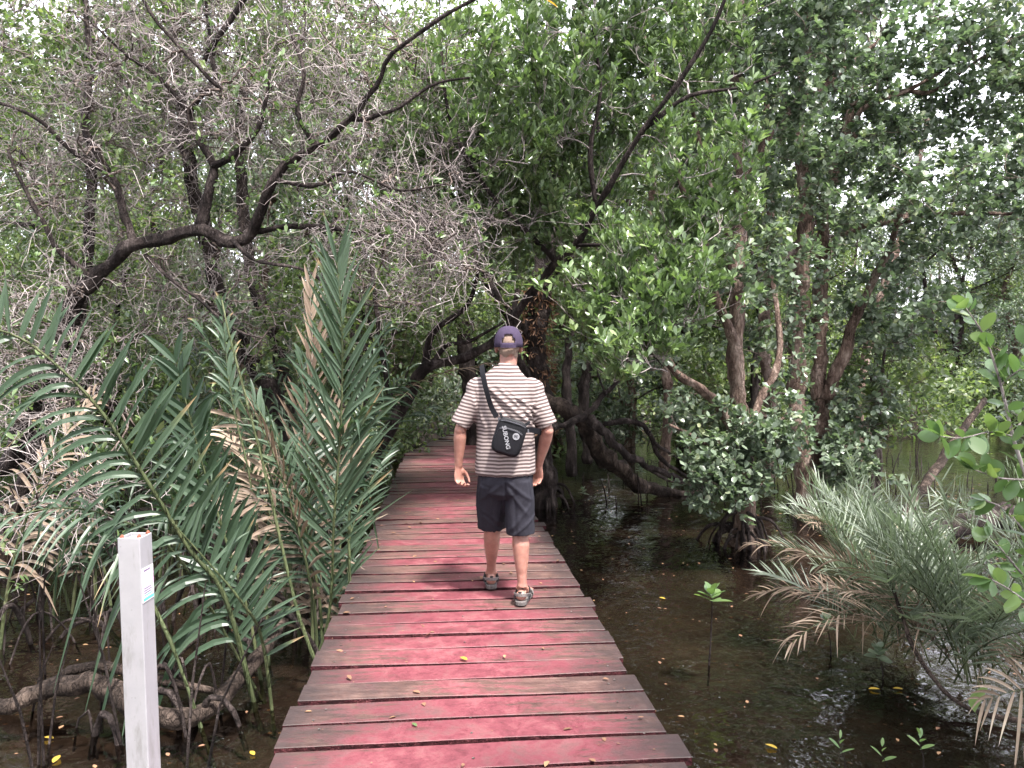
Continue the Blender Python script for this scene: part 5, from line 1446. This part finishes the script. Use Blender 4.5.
# sleeve and hem mouths: push end caps inwards so that the edges read as open cloth
set_co(sm_, C)
at = sm_.attributes.new("sz", 'FLOAT', 'POINT')
sleeve_w = np.clip((np.abs(x) - .185) / .03, 0, 1) * np.clip((z - 1.10) / .03, 0, 1)
axis = np.array([np.sign(1) * 0.0, 0, 1.0])
szv = z0 + .35 * D - sleeve_w * (np.abs(x) - .185) * .22
at.data.foreach_set("value", szv.astype(np.float32))
# open the sleeve mouths and the hem, then give the cloth thickness
bs_ = bmesh.new(); bs_.from_mesh(sm_)
kill = []
for f in bs_.faces:
    c_, n_v = f.calc_center_median(), f.normal
    if c_.z < .85 and n_v.z < -.75: kill.append(f)
    elif abs(c_.x) > .20 and c_.z < 1.19 and (n_v.z < -.72): kill.append(f)
    elif c_.z > 1.535 and n_v.z > .6: kill.append(f)
bmesh.ops.delete(bs_, geom=kill, context='FACES'); bs_.to_mesh(sm_); bs_.free()
m, t, out = newmat("striped_cotton")
at_ = nd(t, "ShaderNodeAttribute", attribute_name="sz"); tc = nd(t, "ShaderNodeTexCoord")
ph = math_n(t, 'FRACT', math_n(t, 'MULTIPLY', at_.outputs["Fac"], 1 / .0232))
tri = math_n(t, 'ABSOLUTE', math_n(t, 'SUBTRACT', ph, .5))
st_ = ramp(t, tri, [(.235, 0.0), (.285, 1.0)])
n1 = noise_n(t, 70, 4, .6, tc.outputs["Object"])
c = mixc(t, st_.outputs[0], (.068, .050, .049), (.265, .220, .212))
c = mixc(t, .2, c, n1.outputs[0], 'OVERLAY')
b = nd(t, "ShaderNodeBsdfPrincipled"); b.inputs["Roughness"].default_value = .9; b.inputs["Specular IOR Level"].default_value = .2
lk(t, c, b.inputs["Base Color"]); lk(t, bump_n(t, n1.outputs[0], .3, .002), b.inputs["Normal"]); lk(t, b.outputs[0], out.inputs[0])
shirt = put("shirt", sm_, (m,))
sd_m = shirt.modifiers.new("cloth", 'SOLIDIFY'); sd_m.thickness = .003; sd_m.offset = -1

# ---- shorts
bp_ = bmesh.new()
ringtube(bp_, [((0, 0, .93), .160, .120), ((0, 0, .88), .176, .130), ((0, 0, .80), .184, .138), ((0, .01, .74), .180, .134), ((0, .02, .70), .13, .10)], 24)
for s_, kn in ((1, Vector((.100, .005, .445))), (-1, Vector((-.094, .14, .452)))):
    hp = Vector((s_ * .086, .002, .80))
    ringtube(bp_, [(hp, .096, .122), (hp.lerp(kn, .3), .102, .114), (hp.lerp(kn, .65), .097, .102), (kn + Vector((0, 0, .02)), .096, .096), (kn, .095, .095)], 20)
pm_ = remeshed(bp_, "shorts", .0065, 6)
C = co_of(pm_); Nn = no_of(pm_); x, y, z = C.T
D = np.zeros(len(C))
for a in ((.02, .80, .14, .70, .012, .007), (.01, .76, .12, .62, .012, .006), (-.02, .79, -.13, .70, .013, .006), (0, .84, .005, .70, .008, -.010), (.14, .62, .05, .50, .013, .007), (-.15, .60, -.04, .52, .013, .006),
          (.06, .70, .07, .48, .012, -.006), (-.10, .72, -.09, .50, .014, -.006), (-.14, .56, -.05, .46, .01, .006), (.17, .55, .08, .47, .01, .006), (.15, .84, .165, .72, .006, .004), (-.15, .84, -.165, .72, .006, .004)):
    D += ridge(*a)
ln_ = np.array([mnoise.noise(Vector((c[0] * 9, c[1] * 9, c[2] * 6 + 3))) for c in C]) * .009
ln2 = np.array([mnoise.noise(Vector((c[0] * 26 + 5, c[1] * 26, c[2] * 16))) for c in C]) * .003
C += Nn * (D + ln_ + ln2)[:, None]; set_co(pm_, C)
bp_ = bmesh.new(); bp_.from_mesh(pm_)
bmesh.ops.delete(bp_, geom=[f for f in bp_.faces if f.calc_center_median().z < .462 and f.normal.z < -.7], context='FACES'); bp_.to_mesh(pm_); bp_.free()
M['shorts'] = simple_mat("slate_shorts", (.017, .0165, .023), .85, .15, 55, .22, .3)
shorts = put("shorts", pm_, (M['shorts'],))
sd_m = shorts.modifiers.new("cloth", 'SOLIDIFY'); sd_m.thickness = .003; sd_m.offset = -1
# hem seams and back pocket welts
M['seam'] = simple_mat("dark_seam", (.030, .030, .042), .8, .3, 60, .2, .1)

# ---- cap
M['cap'] = simple_mat("plum_cap_cloth", (.034, .025, .046), .9, .12, 120, .2, .35)
CC = HC + Vector((0, -.006, .012))
bc = bmesh.new()
nu, nv = 40, 14
grid = []
for j in range(nv + 1):
    ph_ = j / nv * (PI / 2)
    row = []
    for i in range(nu):
        a = 2 * PI * i / nu
        rx, ry, rz = .0925, .113, .126
        zz = math.sin(ph_) ** .95 * rz
        q = math.cos(ph_) ** .75
        seam = 1 + .006 * abs(math.sin(3 * a))
        row.append(bc.verts.new(CC + Vector((math.cos(a) * rx * q * seam, math.sin(a) * ry * q * seam, zz - .008 - (.012 if j == 0 else 0)))))
    grid.append(row)
for j in range(nv):
    for i in range(nu):
        a = 2 * PI * (i + .5) / nu; da = (a - 1.5 * PI)
        hgt = j / nv
        if abs(da) < .47 and 1 <= j and (da / .47) ** 2 + ((hgt - .07) / .26) ** 2 < 1: continue       # half-moon opening at the back
        try: bc.faces.new((grid[j][i], grid[j][(i + 1) % nu], grid[j + 1][(i + 1) % nu], grid[j + 1][i]))
        except ValueError: pass
bmesh.ops.remove_doubles(bc, verts=bc.verts, dist=.0004)
cm = bpy.data.meshes.new("cap"); bc.to_mesh(cm); bc.free(); cm.polygons.foreach_set("use_smooth", np.ones(len(cm.polygons), bool))
cap_o = put("cap", cm, (M['cap'],)); sd_m = cap_o.modifiers.new("cloth", 'SOLIDIFY'); sd_m.thickness = .0025; sd_m.offset = 1
bc = bmesh.new(); ball(bc, CC + Vector((0, 0, .119)), .007, (1, 1, .5)); q = bpy.data.meshes.new("button"); bc.to_mesh(q); bc.free(); put("button", q, (M['cap'],), cap_o)
g = Geo()   # bill
Vb = []; Fb = []
for i in range(13):
    a = PI * (i / 12); ca, sa = math.cos(a), math.sin(a)
    for k_, rr_ in enumerate((0.0, .5, 1.0)):
        ex = ca * .080; ey = .060 + sa * .045
        Vb.append(tuple(CC + Vector((ex * (1 + .03 * rr_), ey + sa * .075 * rr_, -.020 - .022 * rr_ * sa - .018 * abs(ca) ** 2))))
for i in range(12):
    for k_ in range(2): Fb.append([i * 3 + k_, i * 3 + k_ + 1, i * 3 + k_ + 4, i * 3 + k_ + 3])
q = bpy.data.meshes.new("bill"); q.from_pydata(Vb, [], Fb); bo = put("bill", q, (M['cap'],), cap_o); sd_m = bo.modifiers.new("t", 'SOLIDIFY'); sd_m.thickness = .004
def band(pts, wd, th, name, mat, parent, closed=False, nrm=None, loc=(0, 0, 0)):
    """flat strap along pts, width wd across nrm x tangent"""
    pts = np.asarray(pts, float); Lr, _ = smoothline(pts, np.ones(len(pts)), .012)
    T = unit(np.gradient(Lr, axis=0))
    Nv = np.array([nrm(p) for p in Lr]) if callable(nrm) else np.tile(np.asarray(nrm, float), (len(Lr), 1))
    Nv = unit(Nv - T * np.sum(Nv * T, 1, keepdims=True)); S = np.cross(T, Nv)
    V = np.stack([Lr - S * wd / 2, Lr - S * wd / 2 + Nv * th, Lr + S * wd / 2 + Nv * th, Lr + S * wd / 2], 1).reshape(-1, 3)
    i = np.arange(len(Lr) - 1)[:, None] * 4; j = np.arange(4)[None]; j2 = (j + 1) % 4
    F = np.stack([i + j, i + j2, i + 4 + j2, i + 4 + j], -1).reshape(-1, 4)
    n_ = len(Lr) - 1
    me = bpy.data.meshes.new(name); me.from_pydata(V.tolist(), [], F.tolist() + [[0, 1, 2, 3], [n_ * 4 + 3, n_ * 4 + 2, n_ * 4 + 1, n_ * 4]])
    o = put(name, me, (mat,), parent, loc); return o
ctr = np.array(CC)
band([CC + Vector((math.cos(a) * .0935, math.sin(a) * .114, -.010 - .004)) for a in np.linspace(1.5 * PI - .55, 1.5 * PI + .55, 9)], .020, .003, "strap", M['cap'], cap_o, nrm=lambda p: (p - ctr) * (1, 1, 0))

# ---- sandals
M['sole'] = simple_mat("grey_rubber_sole", (.09, .08, .078), .8, .4, 60, .25, .3)
M['strapm'] = simple_mat("grey_webbing", (.15, .135, .13), .8, .3, 90, .35, .3)
M['strapd'] = simple_mat("black_webbing", (.025, .024, .026), .8, .3, 90, .3, .3)
for an, (f, sx) in ((RA, fR), (LA, fL)):
    bz = an.z - .105 + .004
    sn = empty("sandal", (0, 0, 0), None, None); sn.parent = man
    bo_ = bmesh.new(); c0 = Vector((an.x, an.y, 0)); prev = None
    prof = [(-.085, .012), (-.078, .028), (-.055, .038), (-.01, .039), (.04, .038), (.09, .044), (.14, .049), (.175, .043), (.20, .028), (.207, .012)]
    up_, dn_ = [], []
    for sgn in (1, -1):
        for (l_, w__) in (prof if sgn == 1 else prof[::-1]):
            p = c0 + f * l_ + sx * (w__ * sgn)
            up_.append(bo_.verts.new((p.x, p.y, bz + .026 + (.004 if l_ < -.05 else 0) + (.006 if l_ > .19 else 0)))); dn_.append(bo_.verts.new((c0.x + (p.x - c0.x) * .97, c0.y + (p.y - c0.y) * .985, bz + (.006 if l_ > .19 else .002))))
    n_ = len(up_)
    bo_.faces.new(up_); bo_.faces.new(dn_[::-1])
    for i in range(n_): bo_.faces.new((up_[i], dn_[i], dn_[(i + 1) % n_], up_[(i + 1) % n_]))
    bmesh.ops.recalc_face_normals(bo_, faces=bo_.faces)
    q = bpy.data.meshes.new("sole"); bo_.to_mesh(q); bo_.free(); so_ = put("sole", q, (M['sole'],), sn); mesh_bevel(so_, .004)
    def fp(l_, s__, z): return c0 + f * l_ + sx * s__ + Vector((0, 0, bz + z))
    cen_ = lambda zc: (lambda p: (np.array(p) - np.array(an) + np.array((0, 0, .02))))
    band([fp(.02, -.046, .05), fp(-.025, -.044, .062), fp(-.062, -.034, .070), fp(-.081, 0, .073), fp(-.062, .034, .070), fp(-.025, .044, .062), fp(.02, .046, .05)], .021, .004, "heel_strap", M['strapm'], sn, nrm=cen_(0))
    band([fp(.015, -.042, .028), fp(.035, -.044, .055), fp(.058, -.030, .082), fp(.065, 0, .092), fp(.058, .030, .082), fp(.035, .044, .055), fp(.015, .042, .028)], .020, .004, "ankle_strap", M['strapd'], sn, nrm=cen_(0))
    band([fp(.100, -.048, .024), fp(.105, -.042, .052), fp(.112, 0, .066), fp(.118, .042, .050), fp(.120, .050, .024)], .030, .004, "toe_strap", M['strapm'], sn, nrm=lambda p: np.array(p) - np.array(fp(.11, 0, .02)))
    for s2 in (-1, 1):
        band([fp(-.045, .040 * s2, .026), fp(-.030, .046 * s2, .048), fp(-.005, .047 * s2, .062), fp(.030, .047 * s2, .050), fp(.050, .045 * s2, .028)], .012, .004, "side_strap", M['strapd'], sn, nrm=tuple(sx * s2))
    band([fp(-.078, -.010, .086), fp(-.083, 0, .088), fp(-.078, .010, .086)], .016, .003, "heel_tab", M['strapd'], sn, nrm=tuple(-f))

# ---- shoulder bag (its own thing, hangs from the man)
M['nylon'] = simple_mat("black_nylon", (.004, .004, .006), .55, .2, 70, .3, .35)
M['web'] = simple_mat("black_strap_webbing", (.005, .005, .007), .8, .15, 120, .3, .3)
M['print'] = simple_mat("white_print", (.20, .20, .22), .6, .3, 50, .06, 0)
M['zip'] = simple_mat("zip_teeth", (.05, .05, .06), .3, .6, 200, .4, .5)
BC = Vector((P(509, 437, MY - .20)[0] - MX, -.195, P(509, 437, MY - .20)[2]))
bagE = empty("shoulder_bag", W_(BC), "small black crossbody bag with white print hanging on the man's back", "bag")
til = R(17)
ux = Vector((math.cos(til), .0, -math.sin(til))); uz = Vector((math.sin(til), .0, math.cos(til))); uy = Vector((0, 1, 0))
def bl(a, b_, c_): return ux * a + uy * b_ + uz * c_
def rbox(w_, h_, d_, taper=.0, r_=.02, name="pouch", mat=None, off=(0, 0, 0), parent=bagE):
    bx_ = bmesh.new(); bmesh.ops.create_cube(bx_, size=1)
    bmesh.ops.subdivide_edges(bx_, edges=bx_.edges, cuts=6, use_grid_fill=True)
    for v_ in bx_.verts:
        a, b_, c_ = v_.co * 2
        n_ = (abs(a) ** 5 + abs(c_) ** 5) ** (1 / 5) or 1e-6; mx_ = max(abs(a), abs(c_)) or 1e-6
        k_ = mx_ / n_
        a2, c2 = a * k_, c_ * k_
        rad_ = max(abs(a), abs(c_))
        bul = 1 - .22 * rad_ ** 4
        wsc = 1 - taper * c2
        co_ = bl(off[0] + a2 * w_ / 2 * wsc, off[1] + b_ * d_ / 2 * bul, off[2] + c2 * h_ / 2)
        co_ += bl(0, 1, 0) * .003 * mnoise.noise(Vector((a * 2, b_, c_ * 2)) * 1.7)
        v_.co = co_
    q = bpy.data.meshes.new(name); bx_.to_mesh(q); bx_.free(); q.polygons.foreach_set("use_smooth", np.ones(len(q.polygons), bool))
    o = put(name, q, (mat,), parent); o.modifiers.new("sub", 'SUBSURF').levels = 1; o.modifiers["sub"].render_levels = 1
    return o
pouch = rbox(.190, .230, .075, .0, .02, "pouch", M['nylon'])
pocket = rbox(.164, .160, .030, .0, .02, "front_pocket", M['nylon'], (0, -.038, -.022))
band([tuple(bl(-.080, -.030, .088)), tuple(bl(-.04, -.036, .096)), tuple(bl(.04, -.036, .096)), tuple(bl(.080, -.030, .088))], .007, .004, "zipper", M['zip'], bagE, nrm=(0, -1, 0))
band([tuple(bl(-.072, -.0535, .040)), tuple(bl(-.035, -.0555, .052)), tuple(bl(.035, -.0555, .052)), tuple(bl(.072, -.0535, .040))], .006, .003, "zipper", M['zip'], bagE, nrm=(0, -1, 0))
for s_ in (-1, 1):
    band([tuple(bl(s_ * .074, -.010, .100)), tuple(bl(s_ * .090, 0, .118)), tuple(bl(s_ * .096, .01, .128))], .016, .004, "strap_loop", M['web'], bagE, nrm=(0, -1, 0))
def text_mesh(s, size, name, mat, parent, origin, xdir, zdir, ext=.0012):
    cu = bpy.data.curves.new(name, 'FONT'); cu.body = s; cu.size = size; cu.extrude = ext; cu.align_x = 'CENTER'; cu.align_y = 'CENTER'; cu.offset = size * .018
    o = bpy.data.objects.new(name, cu); COL.objects.link(o); bpy.context.view_layer.update()
    me = bpy.data.meshes.new_from_object(o.evaluated_get(bpy.context.evaluated_depsgraph_get())); bpy.data.objects.remove(o)
    xd, zd = Vector(xdir).normalized(), Vector(zdir).normalized(); nn_ = xd.cross(zd)
    for v_ in me.vertices: v_.co = Vector(origin) + xd * v_.co.x + zd * v_.co.y + nn_ * v_.co.z
    me.name = name; me.materials.clear()
    return put(name, me, (mat,), parent)
ta = R(-62)
txd = ux * math.cos(ta) + uz * math.sin(ta); tzd = ux * -math.sin(ta) + uz * math.cos(ta)
text_mesh("SUBONG", .036, "lettering", M['print'], bagE, bl(-.018, -.0575, -.004), txd, tzd)
bd_ = bmesh.new(); rr = bmesh.ops.create_cone(bd_, cap_ends=True, segments=24, radius1=.0215, radius2=.0215, depth=.002)
for v_ in bd_.verts: v_.co = bl(.040 + v_.co.x, -.0555 + v_.co.z, .020 + v_.co.y)
q = bpy.data.meshes.new("emblem"); bd_.to_mesh(q); bd_.free(); emb = put("emblem", q, (M['print'],), bagE)
text_mesh("SC", .022, "emblem_mark", M['nylon'], emb, bl(.040, -.0575, .020), ux, uz)
# strap: from the bag over the left shoulder, down the chest, round the right side, back to the bag
def sl(px_, py_, y_): 
    w__ = P(px_, py_, MY + y_); return (w__[0] - MX - BC.x, y_ - BC.y, w__[2] - BC.z)
bq = np.array([0, 0, 1.25]) - np.array([BC.x, BC.y, BC.z])
def out_n(p):
    d = np.array(p) - bq; d[2] *= .35 if d[2] < .12 else 1.0; return d
band([sl(497, 417, -.185), sl(492, 408, -.158), sl(488, 396, -.150), sl(485, 384, -.136), sl(483, 374, -.108), sl(482, 367.5, -.06), sl(482, 365.5, -.01), sl(483, 368, .05), sl(487, 378, .112), sl(496, 395, .142), sl(510, 412, .155), sl(524, 424, .15), sl(536, 431, .11), sl(541.5, 433, .04), sl(541, 432.5, -.03), sl(537.5, 431, -.10), sl(531, 430, -.15), sl(526, 430, -.18)],
     .034, .004, "strap", M['web'], bagE, nrm=out_n)
for o_ in (sl(499, 419, -.195), sl(528, 431, -.188)):
    bk = bmesh.new(); rr = bmesh.ops.create_cone(bk, cap_ends=True, segments=10, radius1=.008, radius2=.006, depth=.022)
    for v_ in bk.verts: v_.co += Vector(o_)
    q = bpy.data.meshes.new("buckle"); bk.to_mesh(q); bk.free(); put("buckle", q, (M['zip'],), bagE)
